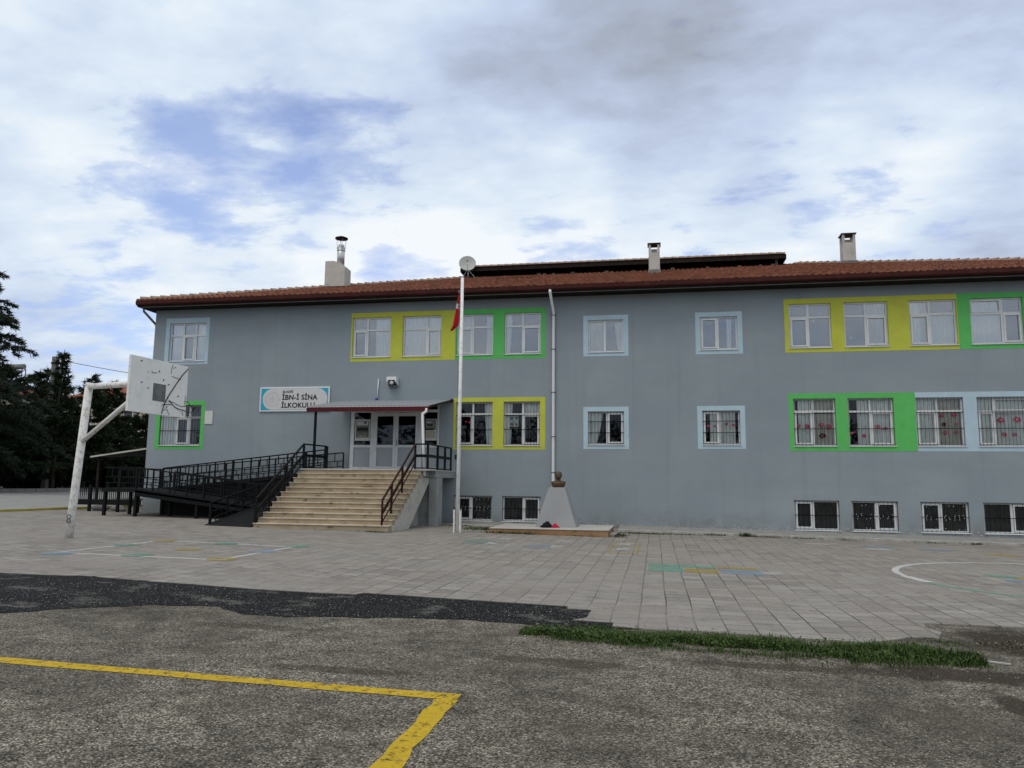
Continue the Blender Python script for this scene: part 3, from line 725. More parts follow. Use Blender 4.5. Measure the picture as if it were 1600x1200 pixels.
# entrance doors
def entrance():
    x0, x1, z0, z1 = DOOR; yf, yb = .03, .12
    mb = MB()
    V = [(-12.05, -11.89), (-11.19, -11.02), (-9.20, -9.06), (-8.42, -8.34)]
    for a, b in V: mb.box(a, b, yf, yb, z0, z1 - .005)
    for i in range(3):
        a, b = V[i][1], V[i + 1][0]
        mb.box(a, b, yf + .004, yb - .004, 4.40, 4.50); mb.box(a, b, yf + .004, yb - .004, z1 - .07, z1 - .006)
        if i != 1:
            mb.box(a, b, yf + .004, yb - .004, 3.0, 3.1); mb.box(a, b, yf + .004, yb - .004, z0, z0 + .09)
            
    fr = mb.build('entrance_frame', 'white_frame', school)
    for a, b in ((V[0][1], V[1][0]), (V[2][1], V[3][0])):
        MB().box(a, b, .07, .09, z0 + .09, 3.0).build('kick_panel', 'door_panel', fr)
        MB().box(a, b, .075, .083, 3.1, 4.40).build('pane', 'ground_glass', fr)
    for i in range(3): MB().box(V[i][1], V[i + 1][0], .075, .083, 4.5, z1 - .07).build('pane', 'ground_glass', fr)
    xm = -10.13
    for a, b, hs in ((V[1][1] + .006, xm - .004, 0), (xm + .004, V[2][0] - .006, 1)):
        d = MB(); s = .1
        d.box(a, a + s, yf - .015, yb - .02, z0 + .02, 4.39); d.box(b - s, b, yf - .015, yb - .02, z0 + .02, 4.39)
        d.box(a + s, b - s, yf - .012, yb - .022, 3.0, 3.1); d.box(a + s, b - s, yf - .012, yb - .022, z0 + .02, z0 + .12); d.box(a + s, b - s, yf - .012, yb - .022, 4.25, 4.388)
        do = d.build('door', 'white_frame', school)
        MB().box(a + s, b - s, .05, .07, z0 + .12, 3.0).build('kick_panel', 'door_panel', do)
        MB().box(a + s, b - s, .055, .063, 3.1, 4.25).build('pane', 'ground_glass', do)
        if hs:
            hnd = MB(); hx = a + .07
            hnd.tube([(hx, yf - .01, 3.30), (hx, -.06, 3.30), (hx, -.06, 3.08), (hx, yf - .01, 3.08)], .012, 8); hnd.build('handle', 'dark_metal', do)
            MB().box(a + .02, a + .08, yf - .03, yf - .016, 3.05, 3.33).build('lock_plate', 'white_trim', do)
entrance()
m = MB(); m.box(CELLAR[0] + .01, CELLAR[1] - .01, .1, .14, CELLAR[2], CELLAR[3] - .01); m.build('cellar_door', 'dark_metal', school)

# roof -------------------------------------------------------------
EX0, EX1, EY0, EY1 = -21.5, 20.5, -.85, 26.85
SL = .315; EZ = 9.10; RUN = 13.35
def roof():
    mb = MB(); tw = .24; cl = .345
    prof = [(0, 0), (.25, .06), (.5, .085), (.75, .06)]
    def slope(u0, u1, P):   # u along the eave, k up the plan slope
        K = int(RUN / cl)
        for j in range(K):
            k0, k1 = j * cl, min(RUN, (j + 1) * cl)
            a0, a1 = u0 + k0, u1 - k0; b0, b1 = u0 + k1, u1 - k1
            n0 = int(math.floor(a0 / tw)); n1 = int(math.ceil(a1 / tw))
            rowA = []; rowB = []
            for i in range(n0, n1):
                for (f, hgt) in prof:
                    u = (i + f) * tw
                    hh = hgt + .012 * mnoise.noise(Vector((i * .7, j * .9, 0)))
                    rowA.append((min(max(u, a0), a1), k0, hh + .05)); rowB.append((min(max(u, b0), b1), k1, hh))
            o = len(mb.v)
            for r in rowA: mb.v.append(P(r[0], r[1], EZ + SL * r[1] + r[2]))
            for r in rowB: mb.v.append(P(r[0], r[1], EZ + SL * r[1] + r[2]))
            for r in rowA: mb.v.append(P(r[0], r[1], EZ + SL * r[1] + r[2] - .06))
            n = len(rowA)
            for i in range(n - 1):
                mb.f.append((o + i, o + i + 1, o + n + i + 1, o + n + i)); mb.mi.append(0); mb.sm.append(False)
                mb.f.append((o + 2 * n + i, o + 2 * n + i + 1, o + i + 1, o + i)); mb.mi.append(0); mb.sm.append(False)
    slope(EX0, EX1, lambda u, k, z: (u, EY0 + k, z))
    # side and back slopes, plainer
    zt = EZ + SL * RUN
    L = [(EX0, EY0, EZ), (EX0, EY1, EZ), (EX0 + RUN, EY1 - RUN, zt), (EX0 + RUN, EY0 + RUN, zt)]
    mb.add(L, [(0, 3, 2, 1)])
    Rg = [(EX1, EY0, EZ), (EX1, EY1, EZ), (EX1 - RUN, EY1 - RUN, zt), (EX1 - RUN, EY0 + RUN, zt)]
    mb.add(Rg, [(0, 1, 2, 3)])
    mb.add([(EX0, EY1, EZ), (EX1, EY1, EZ), (EX1 - RUN, EY1 - RUN, zt), (EX0 + RUN, EY1 - RUN, zt)], [(1, 0, 3, 2)])
    ro = mb.build('roof', 'terracotta', school)
    # ridge and hip caps: overlapping half round tiles
    def caps(p, q, r=.13, L=.4):
        c = MB(); p = Vector(p); q = Vector(q); d = (q - p); n = int(d.length / L); d.normalize()
        s = d.cross(Vector((0, 0, 1))).normalized(); up = s.cross(d).normalized()
        for i in range(n):
            a = p + d * (i * L - .04) ; b = p + d * ((i + 1) * L + .03)
            ja = rnd.uniform(-.012, .012)
            o = len(c.v)
            for base, rr, lift in ((a, r * 1.12, .03), (b, r * .86, .0)):
                for k in range(7):
                    t = math.pi * k / 6; c.v.append(tuple(base + s * (math.cos(t) * rr + ja) + up * (math.sin(t) * rr + lift - .02)))
            for k in range(6): c.f.append((o + k, o + k + 1, o + 8 + k, o + 7 + k)); c.mi.append(0); c.sm.append(True)
            c.f.append(tuple(o + k for k in range(6, -1, -1))); c.mi.append(0); c.sm.append(False)
        c.build('ridge_caps', 'weathered_tile', ro)
    e = .06
    caps((EX0 + .15, EY0 + .15, EZ + e + .05), (EX0 + RUN - 1.0, EY0 + RUN - 1.0, zt + e - SL))
    caps((EX1 - .15, EY0 + .15, EZ + e + .05), (EX1 - RUN, EY0 + RUN, zt + e))
    return ro
RO = roof()
m = MB(); m.box(EX0 + .03, EX1 - .03, EY0 + .05, -.004, 8.885, 8.93); m.box(EX0 + .03, XL - .004, -.004, EY1 - .03, 8.885, 8.93); m.box(XR + .004, EX1 - .03, -.004, EY1 - .03, 8.885, 8.93)
m.build('soffit', 'soffit_brown', school)
m = MB(); m.box(EX0 + .1, EX1 - .1, EY0 + .085, EY0 + .11, 8.86, 8.884); m.build('soffit_trim', 'trim_pale', school)
m = MB()
def gutter(mb, a, b, nrm):   # u-shaped channel
    a, b, n = Vector(a), Vector(b), Vector(nrm)
    pr = [(0, .0), (0, .17), (.012, .17), (.012, .015), (.10, .0), (.115, .0)]
    t = [(0, 9.12), (.11, 9.14), (.125, 9.14), (.115, 9.0), (.07, 8.95), (0, 8.94)]
    o = len(mb.v)
    for p in (a, b):
        for d, z in t: mb.v.append(tuple(Vector((p.x, p.y, z)) + n * d))
    k = len(t)
    for i in range(k): mb.f.append((o + i, o + (i + 1) % k, o + k + (i + 1) % k, o + k + i)); mb.mi.append(0); mb.sm.append(False)
    mb.f.append(tuple(range(o, o + k))); mb.mi.append(0); mb.sm.append(False); mb.f.append(tuple(range(o + 2 * k - 1, o + k - 1, -1))); mb.mi.append(0); mb.sm.append(False)
gutter(m, (EX0 - .0, EY0 + .08, 0), (EX1, EY0 + .08, 0), (0, -1, 0))
m.box(EX0 + .001, EX1 - .001, EY0 + .082, EY0 + .10, 8.90, 9.12)
m.build('gutter', 'gutter_red', school)
m = MB(); gutter(m, (EX0 + .1, EY1, 0), (EX0 + .1, EY0 + .0, 0), (-1, 0, 0)); m.build('gutter', 'gutter_red', school)
# downpipes
m = MB(); m.tube([(-3.84, EY0 + .02, 8.97), (-3.84, EY0 + .02, 8.86), (-3.80, -.12, 8.28), (-3.80, -.09, 8.15), (-3.80, -.09, 1.9), (-3.80, -.09, .12)], .055, 10)
dp = m.build('downpipe', 'white_trim', school)
for z in (8.12, 6.78, 5.1, 3.4, 2.05):
    m = MB(); m.box(-3.875, -3.725, -.15, 0, z, z + .025); m.build('bracket', 'dark_metal', dp)
m = MB(); m.tube([(-21.33, -.55, 8.9), (-21.33, -.55, 8.75), (-21.19, .12, 8.3), (-21.19, .15, 8.2), (-21.19, .15, .3)], .05, 10); m.build('downpipe', 'trim_pale', school)

# chimneys
def chimney(cx, cy, w, z0, z1):
    mb = MB(); h = w / 2
    zo = z1 - .42
    mb.box(cx - h, cx + h, cy - h, cy + h, z0, zo)
    for sx in (-1, 1):
        for sy in (-1, 1): mb.box(cx + sx * h - (.11 if sx > 0 else 0), cx + sx * h + (.11 if sx < 0 else 0), cy + sy * h - (.11 if sy > 0 else 0), cy + sy * h + (.11 if sy < 0 else 0), zo, z1)
    mb.box(cx - h + .12, cx + h - .12, cy + h - .10, cy + h - .02, zo, z1 - .12)
    c = mb.build('chimney', 'plaster_white', RO, bevel=.012)
    m = MB(); m.box(cx - h - .05, cx + h + .05, cy - h - .05, cy + h + .05, z1, z1 + .05); m.build('chimney_cap', 'dark_metal', RO)
    m = MB(); m.box(cx - h - .04, cx + h + .04, cy - h - .03, cy + h + .03, z0 - .1, zg(0) + z0 + .35); m.build('chimney_foot', 'grey_stone', RO)
    return c
chimney(.1, 7.2, .52, 11.45, 13.05)
chimney(9.45, 9.7, .6, 12.2, 13.88)
m = MB(); y0, y1 = 4.75, 5.5
m.add([(-15.62, y0, 10.6), (-14.6, y0, 10.6), (-14.6, y0, 11.93), (-14.78, y0, 12.1), (-15.18, y0, 12.26), (-15.62, y0, 12.26),
       (-15.62, y1, 10.6), (-14.6, y1, 10.6), (-14.6, y1, 11.93), (-14.78, y1, 12.1), (-15.18, y1, 12.26), (-15.62, y1, 12.26)],
      [(0, 1, 2, 3, 4, 5), (11, 10, 9, 8, 7, 6)] + [(i, i + 6, (i + 1) % 6 + 6, (i + 1) % 6) for i in range(6)])
m.build('chimney', 'plaster_white', RO)
m = MB(); m.box(-15.68, -14.56, 4.68, 4.745, 10.72, 10.98); m.build('chimney_flashing', 'soffit_brown', RO)
m = MB(); m.tube([(-14.98, 5.1, 12.1), (-14.98, 5.1, 13.02)], .185, 16); m.tube([(-14.98, 5.1, 12.84), (-14.98, 5.1, 12.88)], .2, 16); m.tube([(-14.98, 5.1, 13.0), (-14.98, 5.1, 13.14)], .15, 16); m.build('flue_pipe', 'steel', RO)
m = MB(); m.lathe([(.06, .13), (.31, .03), (.31, -.02), (.05, -.01)], (-14.98, 5.1, 13.47), 20); m.build('flue_cap', 'dark_metal', RO)
m = MB()
for a in range(4):
    c, s = math.cos(a * 1.57 + .6) * .185, math.sin(a * 1.57 + .6) * .185; m.tube([(-14.98 + c, 5.1 + s, 12.85), (-14.98 + c * 1.2, 5.1 + s * 1.2, 13.47)], .012, 5)
m.build('flue_strut', 'steel', RO)

# lantern roof over the ridge
def lantern():
    x0, x1 = -10.15, 6.55; yf, yr, yk = 10.0, 12.5, 15.0; ze, zr = 13.2, 13.8
    m = MB()
    m.hexa([(x0, yf, ze - .06), (x1, yf, ze - .06), (x1, yr, zr - .06), (x0, yr, zr - .06)], [(x0, yf, ze), (x1, yf, ze), (x1, yr, zr), (x0, yr, zr)])
    m.hexa([(x0, yr, zr - .06), (x1, yr, zr - .06), (x1, yk, ze - .06), (x0, yk, ze - .06)], [(x0, yr, zr), (x1, yr, zr), (x1, yk, ze), (x0, yk, ze)])
    lo = m.build('lantern_roof', 'terracotta', school)
    m = MB(); n = 42
    for i in range(n):
        a = x0 + (x1 - x0) * i / n; b = x0 + (x1 - x0) * (i + 1) / n
        o = len(m.v)
        for x, r in ((a - .01, .125), (b + .02, .095)):
            for k in range(7):
                t = math.pi * k / 6; m.v.append((x, yf + .02 + math.cos(t) * .12, ze + .0 + math.sin(t) * r))
        for k in range(6): m.f.append((o + k, o + k + 1, o + 8 + k, o + 7 + k)); m.mi.append(0); m.sm.append(True)
        m.f.append(tuple(o + k for k in range(7))); m.mi.append(0); m.sm.append(False)
    m.build('ridge_caps', 'weathered_tile', lo)
    m = MB(); m.box(x0 - .02, x1 + .02, yf - .05, yf - .012, ze - .24, ze + .0); m.box(x0 - .06, x0 - .022, yf - .05, yk, ze - .26, ze - .02); m.box(x1 + .022, x1 + .06, yf - .05, yk, ze - .26, ze - .02)
    m.box(x0, x1, yf, yk, ze - .11, ze - .08)
    m.build('fascia', 'dark_timber', lo)
    m = MB(); m.box(x0 + .3, x1 - .3, 10.75, 10.85, 12.5, ze - .12); m.box(x0 + .3, x0 + .4, 10.86, 14.2, 12.5, ze - .12); m.box(x1 - .4, x1 - .3, 10.86, 14.2, 12.5, ze - .12)
    m.build('lantern_wall', 'dark_timber', lo)
    for i in range(9):
        x = x0 + .5 + (x1 - x0 - 1.0) * i / 8; m = MB(); m.box(x - .05, x + .05, 10.55, 10.65, 12.5, ze - .115); m.build('post', 'dark_timber', lo)
    m = MB(); m.box(x1 - .42, x1 - .30, 10.3, 10.42, 12.6, ze - .115); m.build('pale_post', 'trim_pale', lo)
    for i in range(16):
        x = rnd.uniform(x0 + .5, x1 + .3); s = rnd.uniform(.05, .13); m = MB(); m.box(x, x + s * 1.6, 10.35, 10.35 + s, 12.64, 12.68 + s * .9 + .03); m.build('broken_tile', 'weathered_tile', lo)
lantern()
# broken tile slot
m = MB(); m.box(-7.6, -5.6, 7.0, 7.22, 11.56, 11.70); m.build('slipped_tiles', 'dark_timber', RO)

# canopy over the entrance
def canopy():
    x0, x1 = -12.45, -7.82; ya, yb = -3.1, -.01; za, zb = 4.33, 4.88
    m = MB(); n = 62; o = 0
    prof = []
    for i in range(n + 1):
        x = x0 + (x1 - x0) * i / n; prof.append((x, 0.02 * (1 if i % 2 else 0)))
    for y, z in ((ya - .06, za), (yb, zb)):
        for x, h in prof: m.v.append((x, y, z + h))
    for i in range(n): m.f.append((i, i + 1, n + 2 + i, n + 1 + i)); m.mi.append(0); m.sm.append(False)
    m.hexa([(x0 + .02, ya, za - .08), (x1 - .02, ya, za - .08), (x1 - .02, yb, zb - .08), (x0 + .02, yb, zb - .08)], [(x0 + .02, ya, za - .012), (x1 - .02, ya, za - .012), (x1 - .02, yb, zb - .012), (x0 + .02, yb, zb - .012)], 1)
    c = m.build('canopy', ['canopy_sheet', 'dark_timber'], school)
    m = MB(); m.box(x0, x1, ya - .05, ya - .004, za - .19, za - .005); m.build('canopy_fascia', 'canopy_red', c)
    m = MB(); m.box(x0, x1, ya - .062, ya - .051, za - .03, za + .0); m.build('canopy_edge', 'emblem_pink', c)
    m = MB(); m.bar((x0 + .03, ya, za - .05), (x0 + .03, yb, zb - .05), .04, .11); m.build('canopy_beam', 'dark_metal', c); m = MB(); m.bar((x1 - .0, ya + .0, za - .03), (x1 - .0, yb, zb - .03), .03, .08); m.build('canopy_beam', 'dark_metal', c)
    for x in (-12.15, -8.02):
        m = MB(); m.bar((x, -3.0, 2.07), (x, -3.0, za - .08), .075); m.build('canopy_post', 'black_iron', c)
    m = MB(); m.tube([(-7.92, -3.12, za - .1), (-7.92, -3.13, za - .2), (-8.03, -3.2, za - .3), (-8.03, -3.2, za - .42), (-7.93, -3.35, 2.9), (-7.83, -3.48, 1.85)], .05, 10); m.build('canopy_downpipe', 'white_trim', c)
canopy()

# ------------------------------------------------------------------ entrance stairs
def stairs():
    t = thing('entrance_stairs', (-10.1, -5, zg(-10)), 'broad travertine entrance steps rising to the doors under the canopy', 'stairs')
    x0, x1 = -12.28, -7.9; n = 12; zt = 2.08; zb = .17; yb = -6.8; run = .285
    rise = (zt - zb) / n
    m = MB()
    for i in range(n):
        z1 = zb + rise * (i + 1); ya = yb + run * i
        # riser block and tread with nosing
        m.box(x0, x1, ya, ya + run + .04, z1 - rise + (0 if i else -.0), z1 - .035)
    m.box(x0, x1, yb + run * n + .04, yb + run * n + .1, 1.6, zt - .036)
    m.build('riser', 'travertine', t)
    m = MB()
    for i in range(n - 1):
        z1 = zb + rise * (i + 1); ya = yb + run * i
        m.box(x0 - .02, x1 + .03, ya - .028, ya + run + .01, z1 - .034, z1)
    m.build('tread', 'tread_stone', t, bevel=.006)
    m = MB(); m.box(x0 - .01, x1 + .02, yb - .03, yb + .3, zg(-10) - .15, zb - .002); m.build('footing', 'concrete', t)
    # landing
    ye = yb + run * (n - 1) - .03
    m = MB(); m.box(-12.3, -7.62, ye, -.02, zt - .05, zt); m.build('landing', 'marble', t, bevel=.006)
    m = MB(); m.box(-12.28, -7.9, ye + .45, -.03, zt - .25, zt - .052); m.box(-7.895, -7.64, -2.7, -.03, zt - .27, zt - .052); m.build('landing_slab', 'pillar_plaster', t)
    # right stringer: sloping slab side
    m = MB()
    pts = [(-6.85, zg(-8) - .05), (-6.3, zg(-8) - .05), (-4.75, .17), (-2.32, 1.83), (-3.55, 1.83)]
    side = [(-6.83, zg(-8) - .05), (-5.9, zg(-8) - .05), (-4.85, zg(-8) - .02), (-2.4, 1.80), (-3.4, 1.80)]
    xa, xb = -8.15, -7.905
    L = [(xa, y, z) for y, z in side]; Rr = [(xb, y, z) for y, z in side]
    m.add(L + Rr, [(0, 1, 2, 3, 4)[::-1], (5, 6, 7, 8, 9)] + [(i, (i + 1) % 5, (i + 1) % 5 + 5, i + 5) for i in range(5)])
    for i in range(n):   # saw-tooth side under each tread
        z1 = zb + rise * (i + 1); ya = yb + run * i
        m.box(xa, xb - .002, ya + .002, ya + run, z1 - rise - .32, z1 - .036)
    m.build('stringer', 'plaster_white', t)
    m = MB()
    L = [(-12.27, y, z) for y, z in side]; Rr = [(-12.05, y, z) for y, z in side]
    m.add(L + Rr, [(0, 1, 2, 3, 4)[::-1], (5, 6, 7, 8, 9)] + [(i, (i + 1) % 5, (i + 1) % 5 + 5, i + 5) for i in range(5)]); m.build('stringer', 'plaster_white', t)
    m = MB(); m.hexa([(-12.04, -6.0, zg(-10)), (-8.16, -6.0, zg(-10)), (-8.16, -3.0, zg(-10) + .0), (-12.04, -3.0, zg(-10))], [(-12.04, -6.01, .4), (-8.16, -6.01, .4), (-8.16, -3.3, 1.75), (-12.04, -3.3, 1.75)]); m.build('stair_soffit', 'concrete', t)
    for px, mat in ((-7.74, 'pillar_plaster'), (-12.1, 'pillar_plaster')):
        m = MB(); m.box(px - .16, px + .14, -2.65, -1.95, zg(px) - .05, zt - .28); m.build('pillar', mat, t, bevel=.015)
    m = MB(); m.box(-8.38, -7.91, -2.5, -2.2, zg(-8), zt - .28); m.build('support_wall', 'pillar_plaster', t)
    # railings
    def rail(x, mat, ret):
        yA, yB = yb + .05, ye + .04; zA, zB = zb + .92, zt + .86
        m = MB(); m.bar((x, yA, zA), (x, yB, zB), .05); m.bar((x, yA + .0, zA - .40), (x, yB, zB - .40), .035, .11); m.bar((x, yA, zA - .68), (x, yB, zB - .66), .03)
        r = m.build('handrail', mat, t)
        for q in (0, .26, .58, 1):
            y = yA + (yB - yA) * q; zr = zA + (zB - zA) * q; zf = zb + (zt - zb) * q + .0
            m = MB(); m.bar((x, y, zf - .08 + (.1 if q == 0 else 0) - .1 * (q == 0)), (x, y, zr), .05 if q in (0, 1) else .06); m.build('rail_post', mat, t)
    rail(-12.24, 'black_iron', -1); rail(-8.12, 'rusty_iron', 1)
    # landing rails
    def lrail(p, q, posts, name='landing_rail'):
        for h, w in ((.86, .05), (.46, .1), (.04, .04)):
            m = MB(); m.bar((*p, zt + h), (*q, zt + h), .04, w); m.build(name, 'black_iron', t)
        for s, w in posts:
            a = Vector(p).lerp(Vector(q), s); m = MB(); m.bar((*a, zt), (*a, zt + .86), w); m.build('rail_post', 'black_iron', t)
    lrail((-8.12, ye + .05), (-7.67, ye + .05), [(0, .06), (1, .07)])
    lrail((-7.67, ye + .05), (-7.67, -.6), [(.4, .07), (.72, .07), (1, .06)])
    lrail((-12.24, ye + .05), (-12.12, -2.02), [(.0, .06), (1, .11)])
    return t
stairs()

# ------------------------------------------------------------------ ramp
def ramp_thing():
    t = thing('access_ramp', (-15, -2, zg(-15)), 'black steel wheelchair ramp zigzagging up the wall left of the entrance steps', 'ramp')
    def deck(a, b, c, d, th=.14, name='deck'):     # corners with z
        m = MB(); q = [Vector(v) for v in (a, b, c, d)]
        m.hexa([v - Vector((0, 0, th)) for v in q], q); m.build(name, 'black_deck', t)
    # upper run along the wall
    deck((-18.9, -1.95, 1.32), (-12.3, -1.95, 2.04), (-12.3, -.15, 2.04), (-18.9, -.15, 1.32))
    deck((-20.3, -3.55, 1.31), (-18.9, -3.55, 1.31), (-18.9, -.15, 1.31), (-20.3, -.15, 1.31), name='platform')
    deck((-18.89, -3.55, 1.31), (-14.05, -3.55, .74), (-14.05, -2.05, .74), (-18.89, -2.05, 1.31))
    deck((-14.04, -3.55, .73), (-12.42, -3.55, .73), (-12.42, -2.05, .73), (-14.04, -2.05, .73), name='platform')
    deck((-14.12, -6.55, zg(-14) + .03), (-12.42, -6.75, zg(-13) + .03), (-12.42, -3.56, .725), (-14.04, -3.56, .725), th=.12)
    def rail(p, q, name='handrail', npost=None, h=.76, lower=True, foot=True):
        p, q = Vector(p), Vector(q); L = (q - p).length; n = npost or max(2, round(L / .75)); up = Vector((0, 0, 1))
        m = MB(); m.bar(p + up * h, q + up * h, .045)
        m.bar(p + up * .42, q + up * .42, .03); m.bar(p + up * .2, q + up * .2, .03)
        for i in range(n + 1):
            a = p.lerp(q, i / n); k = .07 if i % 4 == 0 else .045
            mp = MB(); mp.bar(a - up * .1, a + up * (h - .02), k); mp.build('rail_post', 'black_iron', t)
        for i in range(n):
            for f in (.33, .66): 
                a = p.lerp(q, (i + f) / n)
                if f < .5: m.bar(a + up * .02, a + up * .2, .025)
                else: m.bar(a + up * .2, a + up * .42, .025)
            a = p.lerp(q, (i + .5) / n); m.bar(a + up * .42, a + up * h, .028)
        m.build(name, 'black_iron', t)
    rail((-18.9, -1.98, 1.32), (-12.2, -1.98, 2.05))
    rail((-20.2, -.2, 1.33), (-12.2, -.2, 2.04), h=.74)
    rail((-20.25, -3.5, 1.31), (-18.9, -3.5, 1.31)); rail((-18.9, -3.5, 1.31), (-14.05, -3.5, .74))
    rail((-20.25, -3.5, 1.31), (-20.25, -.2, 1.31))
    rail((-18.3, -2.1, 1.25), (-14.05, -2.1, .74), h=.7)
    rail((-14.05, -6.35, .2), (-14.0, -3.5, .72), h=.72, npost=3); rail((-12.45, -6.4, .2), (-12.45, -3.4, .72), h=.6, npost=3)
    rail((-14.0, -2.1, .73), (-12.5, -2.1, .73), npost=2)
    for x, y, z in ((-20.2, -3.45, 1.2), (-20.15, -2.1, 1.2), (-18.9, -3.45, 1.2), (-18.2, -2.4, 1.15), (-16.5, -2.3, .9), (-16.4, -3.45, .9), (-14.1, -3.45, .6), (-14.1, -2.1, .6), (-12.5, -2.1, .6), (-16.5, -.4, 1.4), (-14, -.4, 1.6), (-15.5, -1.9, 1.5), (-13.3, -1.9, 1.75), (-18.9, -1.9, 1.2)):
        m = MB(); m.bar((x, y, zg(x) - .03), (x, y, z), .1); m.build('support_post', 'black_iron', t)
    # sheet steel skirts closing the space under the runs
    m = MB()
    m.hexa([(-18.9, -1.9, zg(-18) - .02), (-12.5, -1.9, zg(-13) - .02), (-12.5, -1.87, zg(-13) - .02), (-18.9, -1.87, zg(-18) - .02)], [(-18.9, -1.9, 1.17), (-12.5, -1.9, 1.86), (-12.5, -1.87, 1.86), (-18.9, -1.87, 1.17)])
    m.build('skirt_panel', 'black_deck', t)
    m = MB(); 
    for za, zb in ((1.19, .62), (1.09, .52)): m.bar((-18.9, -3.53, za), (-14.05, -3.53, zb), .04, .1)
    m.build('side_beam', 'black_iron', t)
ramp_thing()

# iron fence at the left corner of the school
def fence():
    t = thing('iron_fence', (-22, -1.1, zg(-22)), 'low black iron railing with close vertical bars between basketball pole and school corner', 'fence')
    y = -1.1
    for x in (-22.75, -21.45, -20.55):
        m = MB(); m.bar((x, y, zg(x) - .05), (x, y, 2.05 if x != -22.75 else 1.4), .1); m.build('post', 'black_iron', t)
    m = MB(); m.bar((-24.0, y + .5, zg(-24)), (-23.85, y + .5, 2.4), .09); m.build('post', 'black_iron', t)
    m = MB(); m.bar((-23.9, y, 1.28), (-20.4, y, 1.28), .05, .06); m.bar((-21.5, y, 2.03), (-20.4, y, 2.05), .045); m.bar((-21.5, y, 1.72), (-20.4, y, 1.72), .04)
    for i in range(32):
        x = -23.3 + i * .09; m.bar((x, y, .8), (x, y, 1.27), .022)
    m.box(-23.4, -20.42, y - .03, y + .03, .60, .82)
    for i in range(9): m.bar((-21.4 + i * .12, y, 1.3), (-21.4 + i * .12, y, 1.72), .02)
    m.build('bar_panel', 'black_iron', t)
fence()
# stones lying at the fence foot
for k, (x, y, s) in enumerate([(-22.9, -.3, .35), (-22.2, -.1, .3), (-21.8, -.4, .22)]):
    m = MB(); rr = random.Random(k)
    m.lathe([(s * .75, 0), (s, s * .3), (s * .85, s * .62), (s * .4, s * .8)], (x, y, zg(x)), 9)
    for i, v in enumerate(m.v): m.v[i] = (v[0] + rr.uniform(-.05, .05), v[1] + rr.uniform(-.05, .05), v[2] + rr.uniform(-.03, .03))
    tag(m.build('rubble_stone', 'grey_stone'), ['largest grey rubble stone behind the iron railing', 'middle sized grey rubble stone behind the iron railing', 'smallest grey rubble stone behind the iron railing'][k], 'stone', 'stones behind the iron railing')

# open shed behind the corner
def shed():
    t = thing('lean_to_shed', (-28, 8, zg(-28)), 'dark open lean-to shed with pale sloping roof edge behind the school corner', 'shed')
    m = MB(); m.hexa([(-30.0, 7.6, 2.78), (-22.0, 7.6, 3.85), (-22.0, 12.5, 4.2), (-30.0, 12.5, 3.1)], [(-30.0, 7.6, 2.83), (-22.0, 7.6, 3.9), (-22.0, 12.5, 4.25), (-30.0, 12.5, 3.15)]); ro = m.build('roof', 'dark_timber', t)
    m = MB(); m.hexa([(-30.0, 7.55, 2.80), (-22.0, 7.55, 3.87), (-22.0, 7.59, 3.87), (-30.0, 7.59, 2.80)], [(-30.0, 7.55, 2.88), (-22.0, 7.55, 3.95), (-22.0, 7.59, 3.95), (-30.0, 7.59, 2.88)]); m.build('roof_edge', 'plaster_white', ro)
    for x in (-29.7, -26, -22.4):
        for y in (7.9, 12.2):
            m = MB(); m.bar((x, y, zg(x)), (x, y, 2.8 + (x + 30) * .133), .12); m.build('post', 'dark_timber', t)
    m = MB(); m.box(-30, -22, 12.3, 12.5, .2, 3.0); m.build('back_wall', 'dark_timber', t)
    m = MB(); m.box(-27.4, -22.4, 9.3, 9.55, .2, 2.6); m.build('stone_wall', 'grey_stone', t)
shed()

